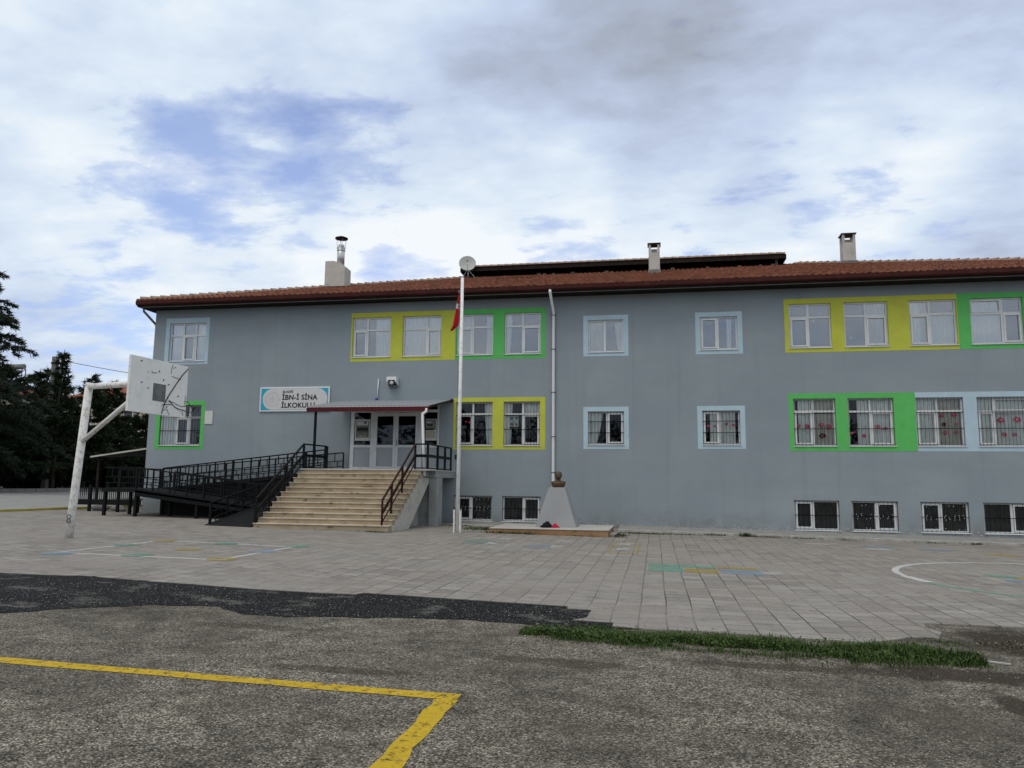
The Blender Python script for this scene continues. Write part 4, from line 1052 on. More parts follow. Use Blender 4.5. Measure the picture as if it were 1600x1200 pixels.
# ------------------------------------------------------------------ things on the facade
def signboard():
    x0, x1, z0, z1 = -16.03, -12.96, 4.465, 5.475
    t = thing('school_sign', (-14.5, 0, 4.465), 'white and teal school name board on the grey wall left of the canopy', 'sign')
    m = MB(); m.box(x0, x1, -.06, -.01, z0, z1); m.build('frame', 'white_trim', t, bevel=.006)
    m = MB(); m.box(x0 + .06, x1 - .06, -.066, -.061, z0 + .06, z1 - .06); m.build('panel', 'sign_teal', t)
    h = (z1 - z0 - .14) / 2; cz = (z0 + z1) / 2; a, b = x0 + .14 + h, x1 - .09 - h
    pts = [(b + h * math.sin(R_(i * 7.5)), cz + h * math.cos(R_(i * 7.5))) for i in range(25)] + [(a - h * math.sin(R_(i * 7.5)), cz - h * math.cos(R_(i * 7.5))) for i in range(25)]
    n = len(pts)
    m = MB(); m.add([(x, -.070, z) for x, z in pts] + [(x, -.0665, z) for x, z in pts], [tuple(range(n - 1, -1, -1))] + [(i, (i + 1) % n, n + (i + 1) % n, n + i) for i in range(n)]); m.build('name_field', 'sign_white', t)
    def text(s, x, z, size, mat, sx=1):
        c = bpy.data.curves.new('lettering', 'FONT'); c.body = s; c.size = size; c.extrude = .002; c.offset = size * .028; c.space_character = 1.06
        o = bpy.data.objects.new('lettering', c); COL.objects.link(o)
        bpy.context.view_layer.update()
        me = bpy.data.meshes.new_from_object(o.evaluated_get(bpy.context.evaluated_depsgraph_get()))
        bpy.data.objects.remove(o); me.name = 'lettering'; me.materials.clear(); me.materials.append(MATS[mat])
        ob = bpy.data.objects.new('lettering', me); COL.objects.link(ob); ob.parent = t
        ob.rotation_euler = (R_(90), 0, 0); ob.scale = (sx, 1, 1); ob.location = Vector((x, -.0735, z)) - t.location
    text('ELAZI\u011e', -15.01, 5.235, .12, 'poster_ink', 1.1)
    text('\u0130BN-\u0130 S\u0130NA', -15.03, 4.945, .285, 'lettering', 1.0)
    text('\u0130LKOKULU', -15.05, 4.62, .285, 'lettering', 1.0)
    m = MB(); cx, czz = -15.46, 4.97
    for i in range(24):
        a = i / 24 * 2 * math.pi; b = (i + .55) / 24 * 2 * math.pi
        m.quad(*[(cx + r * math.cos(q), -.0735, czz + r * math.sin(q)) for r, q in ((.25, a), (.31, a), (.31, b), (.25, b))])
    for (dx, dz, w, hh) in ((0, -.02, .16, .05), (0, .1, .05, .1), (-.1, .06, .04, .06), (.1, .06, .04, .06), (0, -.12, .22, .03)): m.box(cx + dx - w / 2, cx + dx + w / 2, -.0735, -.0715, czz + dz - hh / 2, czz + dz + hh / 2)
    m.build('emblem', 'emblem_pink', t)
signboard()

def wall_lamp():
    t = thing('floodlight', (-10.25, 0, 5.5), 'white hooded floodlight on the wall above the canopy', 'lamp')
    m = MB(); m.box(-10.46, -10.05, -.34, -.02, 5.66, 5.79); m.hexa([(-10.46, -.34, 5.6), (-10.40, -.34, 5.6), (-10.40, -.02, 5.45), (-10.46, -.02, 5.45)], [(-10.46, -.34, 5.659), (-10.40, -.34, 5.659), (-10.40, -.02, 5.659), (-10.46, -.02, 5.659)])
    m.hexa([(-10.11, -.34, 5.6), (-10.05, -.34, 5.6), (-10.05, -.02, 5.45), (-10.11, -.02, 5.45)], [(-10.11, -.34, 5.659), (-10.05, -.34, 5.659), (-10.05, -.02, 5.659), (-10.11, -.02, 5.659)])
    m.build('hood', 'white_trim', t, bevel=.01)
    m = MB(); m.box(-10.395, -10.115, -.26, -.02, 5.46, 5.655); m.build('body', 'dark_metal', t)
    m = MB(); m.lathe([(.085, 0), (.085, .05), (.05, .07)], (-10.255, -.255, 5.555), 16, ax=Matrix.Rotation(R_(90), 3, 'X')); m.build('lens', 'steel', t)
    m = MB(); m.box(-10.42, -10.09, -.2, -.0, 5.40, 5.455); m.build('bracket', 'trim_pale', t)
wall_lamp()
def camera_prop():
    t = thing('security_camera', (-7.86, -.1, 4.8), 'small dark ball camera at the canopy corner beside the yellow window band', 'camera')
    m = MB(); m.tube([(-7.80, 0, 4.85), (-7.80, -.1, 4.85)], .02, 8); m.build('arm', 'dark_metal', t)
    m = MB(); m.lathe([(.02, -.075), (.055, -.05), (.075, 0), (.055, .05), (.02, .075)], (-7.80, -.16, 4.83), 14); m.build('housing', 'dark_metal', t)
camera_prop()
t = thing('vent_pipe', (-10.9, -.05, 4.8), 'thin white upright pipe with blue foot on the canopy against the wall', 'pipe')
m = MB(); m.tube([(-10.93, -.05, 4.88), (-10.89, -.05, 5.75)], .022, 8); m.build('pipe', 'white_trim', t)
m = MB(); m.lathe([(.05, -.05), (.06, 0), (.04, .06)], (-10.93, -.09, 4.92), 10); m.build('foot', 'blue_plastic', t)
m = MB(); m.box(-18.50, -18.14, -.03, -.008, 3.965, 4.515)
t = thing('notice_plaque', (-18.3, 0, 3.965), 'blank pale plaque on the wall right of the green framed window', 'plaque'); m.build('plate', 'paper', t, bevel=.004)
def poster(x0, x1, z0, z1, label, kind):
    t = thing('poster', ((x0 + x1) / 2, .06, z0), label, 'poster', 'posters in the entrance glazing')
    y = .062; w, h = x1 - x0, z1 - z0
    m = MB(); m.box(x0, x1, y, y + .006, z0, z1); m.build('sheet', 'paper', t)
    F = lambda a, b, c, d, mat, nm, k=1: MB().box(x0 + w * a, x0 + w * b, y - .0022 * k, y - .0001 - .0022 * (k - 1), z0 + h * c, z0 + h * d).build(nm, mat, t)
    if kind == 0:
        F(.08, .92, .14, .93, 'poster_grey', 'picture')
        F(.14, .86, .72, .9, 'paper', 'sky_area', 2); F(.14, .86, .4, .62, 'poster_ink', 'arch', 2); F(.2, .8, .17, .28, 'poster_cream', 'floor_area', 2)
        m = MB()
        for i in range(6):
            cx = x0 + w * (.2 + i * .12); cz = z0 + h * .43
            m.lathe([(.012, -.035), (.034, 0), (.012, .035)], (cx, y - .007, cz), 8); m.box(cx - .03, cx + .03, y - .0068, y - .0045, cz - .2, cz - .04)
        m.build('figures', 'poster_grey', t)
        for a in (.13, .8): F(a, a + .07, .2, .5, 'poster_ink', 'side_figure', 2)
        F(.6, .75, .8, .88, 'poster_ink', 'mark', 3)
    else:
        F(.06, .94, .5, .97, 'poster_grey', 'picture'); F(.1, .9, .1, .45, 'poster_cream', 'text_area'); F(.12, .8, .48, .56, 'poster_ink', 'ink_band', 2)  # printed picture, text block and a dark ink band
        F(.25, .6, .82, .88, 'paper', 'mark', 2); F(.3, .7, .68, .76, 'poster_ink', 'mark', 2)
poster(-11.87, -11.22, 3.27, 4.13, 'white bordered poster with a row of figures in the left entrance pane', 0)
poster(-9.02, -8.45, 3.28, 4.13, 'poster half hidden by the white downpipe right of the entrance doors', 1)

# satellite dish
def dish():
    c = Vector((-9.72, 9.55, 13.3))
    t = thing('satellite_dish', (-9.7, 9.6, 12.45), 'round grey satellite dish at the left end of the roof lantern', 'satellite dish')
    ax = (Vector((.25, -1, .28))).normalized().to_track_quat('Z', 'Y').to_matrix()
    m = MB(); R0 = .455
    prof = [(.01, -.09), (.15, -.08), (.3, -.05), (.42, -.012), (R0, 0), (R0, .012), (.42, .002), (.3, -.035), (.15, -.066), (.01, -.075)]
    m.lathe(prof, c, 28, ax=ax); m.build('reflector', 'dish_grey', t)
    m = MB(); f = c + ax @ Vector((0, -.1, .42)); e = c + ax @ Vector((0, -.42, 0)); m.tube([e, f], .014, 6); m.build('feed_arm', 'steel', t)
    m = MB(); m.tube([f, f + ax @ Vector((0, .02, -.1))], .035, 8); m.build('receiver', 'dark_metal', t)
    m = MB(); b = Vector((-9.72, 9.75, 12.4)); m.tube([b, c + Vector((0, .2, -.1))], .025, 8); m.tube([c + Vector((0, .2, -.1)), c + Vector((0, .05, -.02))], .03, 8)
    m.tube([Vector((-10.15, 9.6, 12.38)), c + Vector((0, .18, -.3))], .014, 6); m.tube([Vector((-9.2, 9.6, 12.38)), c + Vector((0, .18, -.3))], .014, 6); m.build('mast', 'steel', t)
dish()

# ------------------------------------------------------------------ flagpole and flag
FX, FY = -6.05, -5.69
t = thing('flagpole', (FX, FY, zg(FX)), 'tall white flagpole clamped between three short posts in front of the wall', 'flagpole')
m = MB(); m.tube([(FX, FY, zg(FX) + .0), (FX + .01, FY, 4.2), (FX + .015, FY, 8.2)], [.062, .055, .05], 14); m.build('pole', 'pole_paint', t)
for dx, dy in ((-.095, 0), (.095, -.0), (-.0, .12)):
    m = MB(); m.box(FX + dx - .028, FX + dx + .028, FY + dy - .06, FY + dy + .06, zg(FX) - .02, .80 if dy == 0 else 1.15); m.build('base_post', 'white_paint', t, bevel=.008)
m = MB(); m.tube([(FX - .12, FY, .6), (FX + .12, FY, .6)], .012, 6); m.build('bolt', 'steel', t)
m = MB(); m.box(FX - .1, FX - .04, FY - .02, FY + .02, 7.70, 7.78); m.tube([(FX - .11, FY, 7.74), (FX - .05, FY, 7.74)], .03, 8); m.build('pulley', 'trim_pale', t)
m = MB(); m.tube([(FX - .085, FY, 7.74), (FX - .08, FY - .01, 5), (FX - .085, FY, 1.6)], .006, 5); m.build('halyard', 'trim_pale', t)
m = MB(); m.box(FX - .12, FX - .06, FY - .03, FY + .03, 2.35, 2.5); m.build('cleat', 'dark_metal', t)
def flag():
    rows = [(7.72, -6.125, -6.11), (7.44, -6.20, -6.105), (7.23, -6.235, -6.105), (7.02, -6.275, -6.10), (6.84, -6.315, -6.10), (6.65, -6.345, -6.15), (6.54, -6.37, -6.27), (6.47, -6.39, -6.37)]
    m = MB(); n = 14
    fine = []
    for i in range(len(rows) - 1):
        for k in range(4): fine.append(tuple(rows[i][c] + (rows[i + 1][c] - rows[i][c]) * k / 4 for c in range(3)))
    fine.append(rows[-1])
    zz = [r[0] for r in fine]
    for z, a, b in fine:
        for i in range(n + 1):
            s = i / n; m.v.append((a + (b - a) * s, FY + .07 * math.sin(s * 7.5 + z * 1.2) * min(1, (7.74 - z) * 1.6) + .03 * math.sin(s * 15), z - .0))
    for j in range(len(fine) - 1):
        for i in range(n):
            o = j * (n + 1) + i
            z = fine[j][0]; s = i / n
            w = 1 if (7.18 < z < 7.36 and .25 < s < .8 and not (7.24 < z < 7.29 and s > .5)) else 0
            m.f.append((o, o + 1, o + n + 2, o + n + 1)); m.mi.append(w); m.sm.append(True)
    o = m.build('flag', ['flag_red', 'flag_white']); sm = o.modifiers.new('thick', 'SOLIDIFY'); sm.thickness = .004
    tag(o, 'red flag with a white mark hanging limp from the white flagpole', 'flag')
flag()

# ------------------------------------------------------------------ podium and bust
t = thing('podium', (-3.2, -4, zg(-3.2)), 'low ochre stone podium with marble top under the bust pedestal', 'podium')
m = MB(); m.box(-5.12, -1.42, -5.3, -2.3, zg(-3) - .12, .225); m.build('base', 'ochre_stone', t, bevel=.01)
m = MB(); m.box(-5.14, -1.40, -5.32, -2.28, .225, .245); m.build('top_slab', 'marble', t, bevel=.006)
m = MB(); m.box(-1.418, -1.2, -5.1, -4.0, zg(-1.3) - .05, .12); m.build('side_block', 'concrete', t, bevel=.01)
t = thing('pedestal', (-3.17, -3.9, .245), 'white tapering marble pedestal standing on the stone podium', 'pedestal')
m = MB(); cx = -3.17
m.hexa([(cx - .66, -4.2, .2455), (cx + .66, -4.2, .2455), (cx + .66, -3.1, .2455), (cx - .66, -3.1, .2455)], [(cx - .265, -3.95, 1.51), (cx + .265, -3.95, 1.51), (cx + .265, -3.4, 1.51), (cx - .265, -3.4, 1.51)]); m.build('plinth', 'pedestal_marble', t, bevel=.008)
def bust():
    t = thing('bust', (-3.15, -3.65, 1.512), 'bronze head and shoulders bust on the white pedestal', 'bust')
    cx, cy, z0 = -3.15, -3.68, 1.512
    m = MB(); n = 28; rings = []
    # elliptical sections (z, half width, half depth, y shift)
    sec = [(0, .19, .11, 0), (.004, .195, .115, 0), (.06, .212, .125, 0), (.12, .232, .132, .0), (.165, .243, .13, .0), (.185, .235, .12, .005), (.2, .19, .105, .01), (.21, .13, .09, .01), (.222, .085, .08, .005), (.245, .068, .074, .0), (.268, .067, .076, -.005), (.285, .078, .09, -.014),
           (.31, .090, .108, -.02), (.345, .101, .116, -.016), (.385, .110, .12, -.008), (.425, .116, .122, 0), (.465, .112, .118, .005), (.495, .094, .1, .006), (.518, .06, .066, .006), (.528, .015, .018, .006)]
    for z, a, b, dy in sec:
        r = []
        for k in range(n):
            q = 2 * math.pi * k / n; ca, sa = math.cos(q), math.sin(q)
            x = a * ca; y = b * sa + dy
            if .29 < z < .47 and sa < 0:      # face relief: nose, brow, eye sockets
                f = max(0, 1 - abs(ca) * 4)
                if .335 < z < .40: y -= .022 * f
                if .39 < z < .42: y -= .008 * (sa < -.75)
                if .37 < z < .395 and .2 < abs(ca) < .5: y += .014
                if .305 < z < .335: y -= .006 * f
            if .33 < z < .42 and abs(ca) > .96: x *= 1.13
            r.append(len(m.v)); m.v.append((cx + x, cy + y, z0 + z))
        rings.append(r)
    for i in range(len(rings) - 1):
        for k in range(n): m.f.append((rings[i][k], rings[i][(k + 1) % n], rings[i + 1][(k + 1) % n], rings[i + 1][k])); m.mi.append(0); m.sm.append(True)
    m.f.append(tuple(reversed(rings[0]))); m.mi.append(0); m.sm.append(False); m.f.append(tuple(rings[-1])); m.mi.append(0); m.sm.append(False)
    o = m.build('head_and_shoulders', 'bronze', t)
bust()
def heap(name, cx, cy, z, rx, ry, h, mat, label, cat, seed):
    m = MB(); n, k = 18, 7; r = random.Random(seed)
    for j in range(k + 1):
        t = j / k
        for i in range(n):
            a = 2 * math.pi * i / n; q = (1 - t ** 1.8) * (1 + .25 * mnoise.noise(Vector((math.cos(a) * 1.5, math.sin(a) * 1.5, t * 3 + seed))))
            m.v.append((cx + rx * q * math.cos(a), cy + ry * q * math.sin(a), z + h * t * (1 + .35 * mnoise.noise(Vector((math.cos(a) * 2, t * 4, seed)))) * (1 if j < k else .9)))
    for j in range(k):
        for i in range(n): m.f.append((j * n + i, j * n + (i + 1) % n, (j + 1) * n + (i + 1) % n, (j + 1) * n + i)); m.mi.append(0); m.sm.append(True)
    return tag(m.build(name, mat), label, cat)
heap('bag', -3.42, -4.5, .246, .2, .16, .2, 'black_cloth', 'crumpled black bag lying on the podium at the foot of the pedestal', 'bag', 2)
heap('jacket', -3.15, -4.5, .246, .15, .13, .13, 'red_cloth', 'crumpled red jacket beside the black bag on the podium', 'jacket', 5)

# ------------------------------------------------------------------ basketball hoop
def hoop():
    bx, by = -13.93, -12.52
    t = thing('basketball_hoop', (bx, by, zg(bx)), 'worn white basketball hoop with leaning pole and bent rim', 'basketball hoop')
    tx, ty, tz = -13.42, -12.87, 3.93
    m = MB(); m.tube([(bx, by, zg(bx) - .05), (bx + .09, by - .06, 1.0), (tx, ty, tz)], [.098, .092, .088], 16); m.build('pole', 'white_paint', t)
    c = Vector((-10.62, -14.17, 3.61)); u = Vector((.14, 1.775, 0)).normalized(); nrm = Vector((u.y, -u.x, 0)); up = Vector((0, 0, 1))
    back = c - nrm * .09
    m = MB(); m.tube([(tx - .03, ty + .02, tz - .09), tuple(back + Vector((0, 0, .12)))], .072, 14); m.build('arm', 'white_paint', t)
    m = MB(); q = Vector((bx, by, zg(bx))).lerp(Vector((tx, ty, tz)), .62); m.tube([tuple(q), tuple(back + Vector((-.35, .15, .02)))], .056, 12); m.build('brace', 'white_paint', t)
    m = MB(); m.box(-.3, .3, -.06, -.03, -.35, .35, M=Matrix.Translation(c) @ Matrix((u, nrm, up)).transposed().to_4x4()); m.build('mount_plate', 'white_paint', t)
    W, Hh = .89, .59; M = Matrix.Translation(c) @ Matrix((u, nrm, up)).transposed().to_4x4()
    m = MB(); m.box(-W, W, -.028, .03, -Hh, Hh, M=M)
    bb = m.build('backboard', 'board_paint', t, bevel=.006)
    # the local frame here is (u, normal, up): the target square is grey and hatched
    m = MB(); m.box(-.20, .19, .031, .034, -.30, .08, M=M); m.build('target_square', 'board_grey', bb)
    L = lambda a, b, d=0: tuple(c + u * a + up * b + nrm * (.04 + d))
    m = MB(); 
    m.tube([L(.18, -.32), L(.3, -.12), L(.55, .2), L(.7, .38), L(.87, .54)], .011, 6); m.tube([L(.1, -.56), L(.14, -.42), L(.18, -.32)], .009, 6)
    m.build('broken_strut', 'dark_metal', bb)
    m = MB(); pts = []
    hc = c + u * .52 + nrm * .22 + up * -.36
    for i in range(21):
        a = i / 20 * 2 * math.pi; rr = .30
        pts.append(tuple(hc + u * (rr * 1.25 * math.cos(a)) + nrm * (rr * .62 * math.sin(a)) + up * (.05 * math.sin(a * 2) - .06 * math.cos(a) + .02 * math.sin(5 * a))))
    m.tube(pts, .009, 6); m.tube([L(.1, -.36), tuple(hc - u * .36)], .009, 6); m.tube([L(.9, -.2), tuple(hc + u * .36 + up * -.02)], .009, 6); m.build('rim', 'rusty_iron', t)
    m = MB(); rr = random.Random(4)
    for (x, z, l, a) in ((.35, .52, .12, 1.2), (.42, .5, .1, .4), (.33, .42, .14, 1.5), (.5, .28, .3, -.1), (.84, -.2, .24, 1.57), (.87, -.22, .12, 0), (.8, -.42, .1, .2), (.78, -.5, .08, 2.2), (-.2, .3, .16, .1), (-.05, .35, .05, 1), (.2, -.46, .1, .5), (.3, -.5, .14, -1), (.6, -.12, .05, .6), (.27, .1, .05, .3), (-.6, .5, .05, .2), (.1, .18, .05, .8), (-.35, -.05, .04, .3), (-.55, .05, .05, .4), (.25, -.4, .04, 0)):
        d = Vector((math.cos(a), math.sin(a))) * l / 2
        m.bar(L(x - d.x, z - d.y, -.005), L(x + d.x, z + d.y, -.005), .004, .010 if l > .06 else .022)
    m.build('scuff_marks', 'dark_metal', bb)
    m = MB()
    for k, z in ((0, .62), (1, .72)):
        pts = []
        for i in range(13):
            a = i / 12 * 2 * math.pi
            pts.append((bx + .06 + .05 * math.cos(a) + .01, by - .14 + .0, z + .05 * math.sin(a)))
        m.tube(pts, .007, 5)
    m.build('painted_mark', 'dark_metal', t)
def boardmat():
    m, nt, b, o = nodes_of('board_paint'); v = coords(nt)
    c = ramp(nt, noise(nt, v, 1.2, 5, .6), [(.3, (.72, .71, .68)), (.7, (.80, .79, .76))])
    c = mixc(nt, ramp(nt, noise(nt, v, 9, 7, .75), [(.61, 0.), (.68, .9)]), c, (.24, .21, .18))
    c = mixc(nt, ramp(nt, noise(nt, vscale(nt, v, (1, 1, .35)), 4, 6, .7), [(.56, 0.), (.8, .5)]), c, (.36, .34, .31))
    nt.links.new(c, b.inputs['Base Color']); b.inputs['Roughness'].default_value = .5
    MATS['board_paint'] = m
boardmat(); plain('board_grey', (.14, .145, .145), .7, var=.35, scale=7)
hoop()

# ------------------------------------------------------------------ vegetation
def needle_tree(name, base, Ht, R0, seed, label, group, leaf, z_low=.12, whorl=.42, per=6, droop=.15, up=.25, nl=.22, clump=12, dens=1.0, lean=(0, 0), trunk_r=.13, shape=1.0, only=None, narrow=1.0):
    r = random.Random(seed); t = thing(name, base, label, 'tree', group); B = Vector(base)
    tr = MB(); cr = MB()
    pts = []; rs = []
    for i in range(9):
        s = i / 8; pts.append(B + Vector((lean[0] * s + r.uniform(-.05, .05), lean[1] * s + r.uniform(-.05, .05), Ht * s - .1 * (i == 0)))); rs.append(trunk_r * (1 - .9 * s) + .012)
    tr.tube(pts, rs, 8)
    def axis(z): s = z / Ht; i = min(7, int(s * 8)); return pts[i].lerp(pts[i + 1], s * 8 - i)
    z = Ht * z_low
    while z < Ht * .985:
        s = z / Ht; s2 = max(0., (s - z_low) / (1 - z_low))
        prof = (min(1, s2 / .12) * .75 + .25) * (1 - s2) ** shape
        for k in range(max(3, int(per * (1 - .3 * s2)))):
            a = r.uniform(0, 2 * math.pi); Lb = R0 * prof * r.uniform(.55, 1.18) + .12
            if only and not only(a, s): continue
            o = axis(min(Ht * .99, z + r.uniform(-.15, .15) * whorl * 2)); d = Vector((math.cos(a), math.sin(a), 0)); p = []
            slope = up * (s2 ** .7) + r.uniform(-.1, .12)
            n = 5
            for i in range(n + 1):
                q = i / n; p.append(o + d * Lb * q + Vector((0, 0, Lb * (slope * q - droop * q * q * 1.6 + (.10 * q ** 3 if droop < .3 else 0)))))
            tr.tube(p, [max(.006, .022 * Lb ** .7 * (1 - i / n) + .004) for i in range(n + 1)], 4, caps=False)
            side = d.cross(Vector((0, 0, 1)))
            ns = max(2, int(Lb * 5 * dens))
            for i in range(ns):
                q = .22 + .8 * (i + r.random()) / ns; ii = min(n - 1, int(min(q, .999) * n)); c0 = p[ii].lerp(p[ii + 1], min(1.2, q * n - ii))
                w = Lb * .32 * narrow * (1.05 - q * .8); c0 = c0 + side * r.uniform(-w, w) + Vector((0, 0, r.uniform(-.05, .08) - droop * abs(r.gauss(0, .25)) * .6))
                for _ in range(clump):
                    dv = (d * r.uniform(.0, 1.1) + side * r.uniform(-.9, .9) + Vector((0, 0, r.uniform(-.45, .75) - droop * .9))).normalized()
                    b0 = c0 + Vector((r.uniform(-.1, .1), r.uniform(-.1, .1), r.uniform(-.07, .07))); L = nl * r.uniform(.6, 1.3)
                    wv = dv.cross(Vector((r.uniform(-1, 1), r.uniform(-1, 1), r.uniform(-1, 1)))).normalized() * L * .11
                    oo = len(cr.v); cr.v += [tuple(b0 - wv), tuple(b0 + wv), tuple(b0 + dv * L)]; cr.f.append((oo, oo + 1, oo + 2)); cr.mi.append(0); cr.sm.append(False)
        z += whorl * r.uniform(.75, 1.25) * (1 - .35 * s2)
    tr.build('trunk', 'bark', t); cr.build('crown', leaf, t); return t
PG = 'pines along the yard edge'
G_ = lambda x, y, dz=0: (x, y, zg(x) + dz)
needle_tree('pine_tree', G_(-40.0, 16.4), 9.7, 2.7, 11, 'spiky young pine beside the utility pole', PG, 'pine_needles', up=.75, nl=.36, clump=17, dens=1.3, shape=1.25)
needle_tree('pine_tree', G_(-40.4, 19.8), 8.3, 2.8, 18, 'pine directly behind the top of the hoop pole', PG, 'pine_needles', up=.6, nl=.38, clump=18, dens=1.3, shape=.8)
needle_tree('pine_tree', G_(-40.8, 22.6), 8.3, 3.0, 12, 'pine with a thin spiky top just left of the hoop pole', PG, 'pine_needles', up=.6, nl=.38, clump=18, dens=1.3, shape=.9)
needle_tree('pine_tree', G_(-41.6, 13.0), 8.4, 3.9, 13, 'broad dark pine under the cedar branches', PG, 'pine_needles', up=.35, nl=.4, clump=18, dens=1.2, shape=.6)
needle_tree('pine_tree', G_(-43.5, 19.0), 8.6, 3.8, 16, 'dark round-headed pine between the utility pole and the hoop pole', PG, 'pine_needles', up=.35, nl=.42, clump=18, dens=1.2, shape=.55)
needle_tree('pine_tree', G_(-41.0, 27.0), 8.7, 3.6, 14, 'dark bushy pine seen under the brace of the basketball hoop', PG, 'pine_needles', up=.4, nl=.42, clump=18, dens=1.2, shape=.55)
needle_tree('pine_tree', G_(-38.4, 31.0), 8.2, 3.6, 15, 'dark bushy pine behind the backboard beside the school corner', PG, 'pine_needles', up=.4, nl=.42, clump=18, dens=1.2, shape=.55)
needle_tree('pine_tree', G_(-33.5, 33.0), 7.8, 3.4, 17, 'dark bushy pine half hidden by the school corner', PG, 'pine_needles', up=.4, nl=.42, clump=16, dens=1.1, shape=.6)
needle_tree('cedar_tree', G_(-38.9, 8.6), 13.4, 5.0, 21, 'tall cedar at the left picture edge with drooping tiered branches', None, 'cedar_needles', z_low=.13, whorl=.95, per=9, droop=.36, up=.75, nl=.27, clump=15, dens=2.3, trunk_r=.28, shape=.6, narrow=.6)
def leafy(name, boxes, n, size, mat, seed, label, cat, group=None):
    r = random.Random(seed); m = MB(); c0 = boxes[0]
    t = thing(name, (c0[0], c0[1], zg(c0[0])), label, cat, group); st = MB()
    tot = sum(b[3] * b[4] * b[5] for b in boxes)
    for (cx, cy, cz, rx, ry, rz) in boxes:
        k = int(n * rx * ry * rz / tot)
        for _ in range(max(1, int(k / 260))):
            x, y = cx + r.uniform(-.4, .4) * rx, cy + r.uniform(-.4, .4) * ry
            st.tube([(cx + r.uniform(-.2, .2) * rx, cy, zg(cx)), (x, y, cz + r.uniform(0, .6) * rz)], [.04, .012], 5)
        for _ in range(k):
            while True:
                p = Vector((r.uniform(-1, 1), r.uniform(-1, 1), r.uniform(-1, 1)))
                if p.length <= 1 and (p.length > .5 or r.random() < .3): break
            f = 1 + .35 * mnoise.noise(p * 2.3 + Vector((seed, cx, cy)))
            q = Vector((cx + p.x * rx * f, cy + p.y * ry * f, cz + p.z * rz * f))
            if q.z < zg(cx): continue
            a = Vector((r.gauss(0, 1), r.gauss(0, 1), r.gauss(0, 1))).normalized(); b = a.orthogonal().normalized(); s = size * r.uniform(.6, 1.3)
            m.add([q - a * s, q - b * s * .5, q + a * s, q + b * s * .5], [(0, 1, 2, 3)])
    st.build('stems', 'bark', t); m.build('foliage', mat, t); return t
HG = 'dark shrubs under the pines'
for i, (x, y, rx, rz, lb) in enumerate([(-43.5, 9.5, 2.6, 2.1, 'dark shrub at the far left under the cedar'), (-44, 14, 2.6, 2.2, 'dark shrub left of the tree trunks'), (-44, 19, 2.6, 2.3, 'dark shrub between the pine trunks'), (-44, 24, 2.6, 2.3, 'dark shrub left of the hoop pole'), (-43.6, 29.5, 2.8, 2.4, 'dark shrub behind the hoop pole'), (-42, 34.5, 2.8, 2.5, 'dark shrub right of the hoop pole'), (-36.5, 36, 3, 2.5, 'dark shrub behind the lean-to shed'), (-31, 37, 3, 2.6, 'dark shrub at the school corner behind the shed')]):
    leafy('shrub', [(x, y, zg(x) + rz * .75, rx, 2.3, rz), (x + .6, y + .8, zg(x) + rz * 1.4, rx * .6, 1.4, rz * .7)], 5200, .17, 'hedge_leaf', 40 + i, lb, 'shrub', HG)
mm = MB(); r = random.Random(91)
for k in range(26):
    cx, cy, hh = -66 + k * 5.2 + r.uniform(-1, 1), -76 + r.uniform(-4, 4), r.uniform(9.5, 13)
    mm.tube([(cx, cy, zg(cx)), (cx + r.uniform(-.4, .4), cy, hh * .8)], [.22, .05], 6)
    for _ in range(420):
        p = Vector((r.gauss(0, 1), r.gauss(0, 1), r.gauss(0, 1))).normalized() * r.random() ** .4
        q = Vector((cx + p.x * 3.2, cy + p.y * 2.6, hh * .55 + p.z * hh * .47))
        a = Vector((r.gauss(0, 1), r.gauss(0, 1), r.gauss(0, 1))).normalized(); b = a.orthogonal().normalized(); sz = .42 * r.uniform(.6, 1.3)
        mm.add([q - a * sz, q - b * sz * .5, q + a * sz, q + b * sz * .5], [(0, 1, 2, 3)])
tag(mm.build('tree_line', 'hedge_leaf'), kind='stuff')
# boundary fence behind the trees
t = thing('boundary_fence', (-46, 20, zg(-46)), 'dark board fence behind the pines at the left edge of the yard', 'fence')
m = MB()
for i in range(46):
    y = -6 + i * 1.2; x = -47.5 + .2 * (max(0, i - 24))
    m.hexa([(x, y, zg(-47)), (x, y + 1.19, zg(-47)), (x - .06, y + 1.19, zg(-47)), (x - .06, y, zg(-47))], [(x, y, zg(-47) + 1.9), (x, y + 1.19, zg(-47) + 1.9), (x - .06, y + 1.19, zg(-47) + 1.9), (x - .06, y, zg(-47) + 1.9)])
m.build('boards', 'dark_timber', t)
m = MB()
for i in range(23): 
    y = -6 + i * 2.4; x = -47.4 + .2 * max(0, i * 2 - 24); m.box(x, x + .08, y - .05, y + .05, zg(-47), zg(-47) + 2.0)
m.build('posts', 'dark_timber', t)
t = thing('back_hedge', (-30, 44, zg(-30)), 'dark wall of hedge behind the shed and pines', 'hedge')
mm = MB(); r = random.Random(77)
for _ in range(9000):
    q = Vector((r.uniform(-50, -24), 44 + r.uniform(-1.5, 1.5), zg(-35) + r.uniform(0, 5.2))); q.z -= max(0, mnoise.noise(q * .5) * 1.2)
    a = Vector((r.gauss(0, 1), r.gauss(0, 1), r.gauss(0, 1))).normalized(); b = a.orthogonal().normalized(); s = .3 * r.uniform(.6, 1.3)
    mm.add([q - a * s, q - b * s * .5, q + a * s, q + b * s * .5], [(0, 1, 2, 3)])
mm.build('foliage', 'hedge_leaf', t)

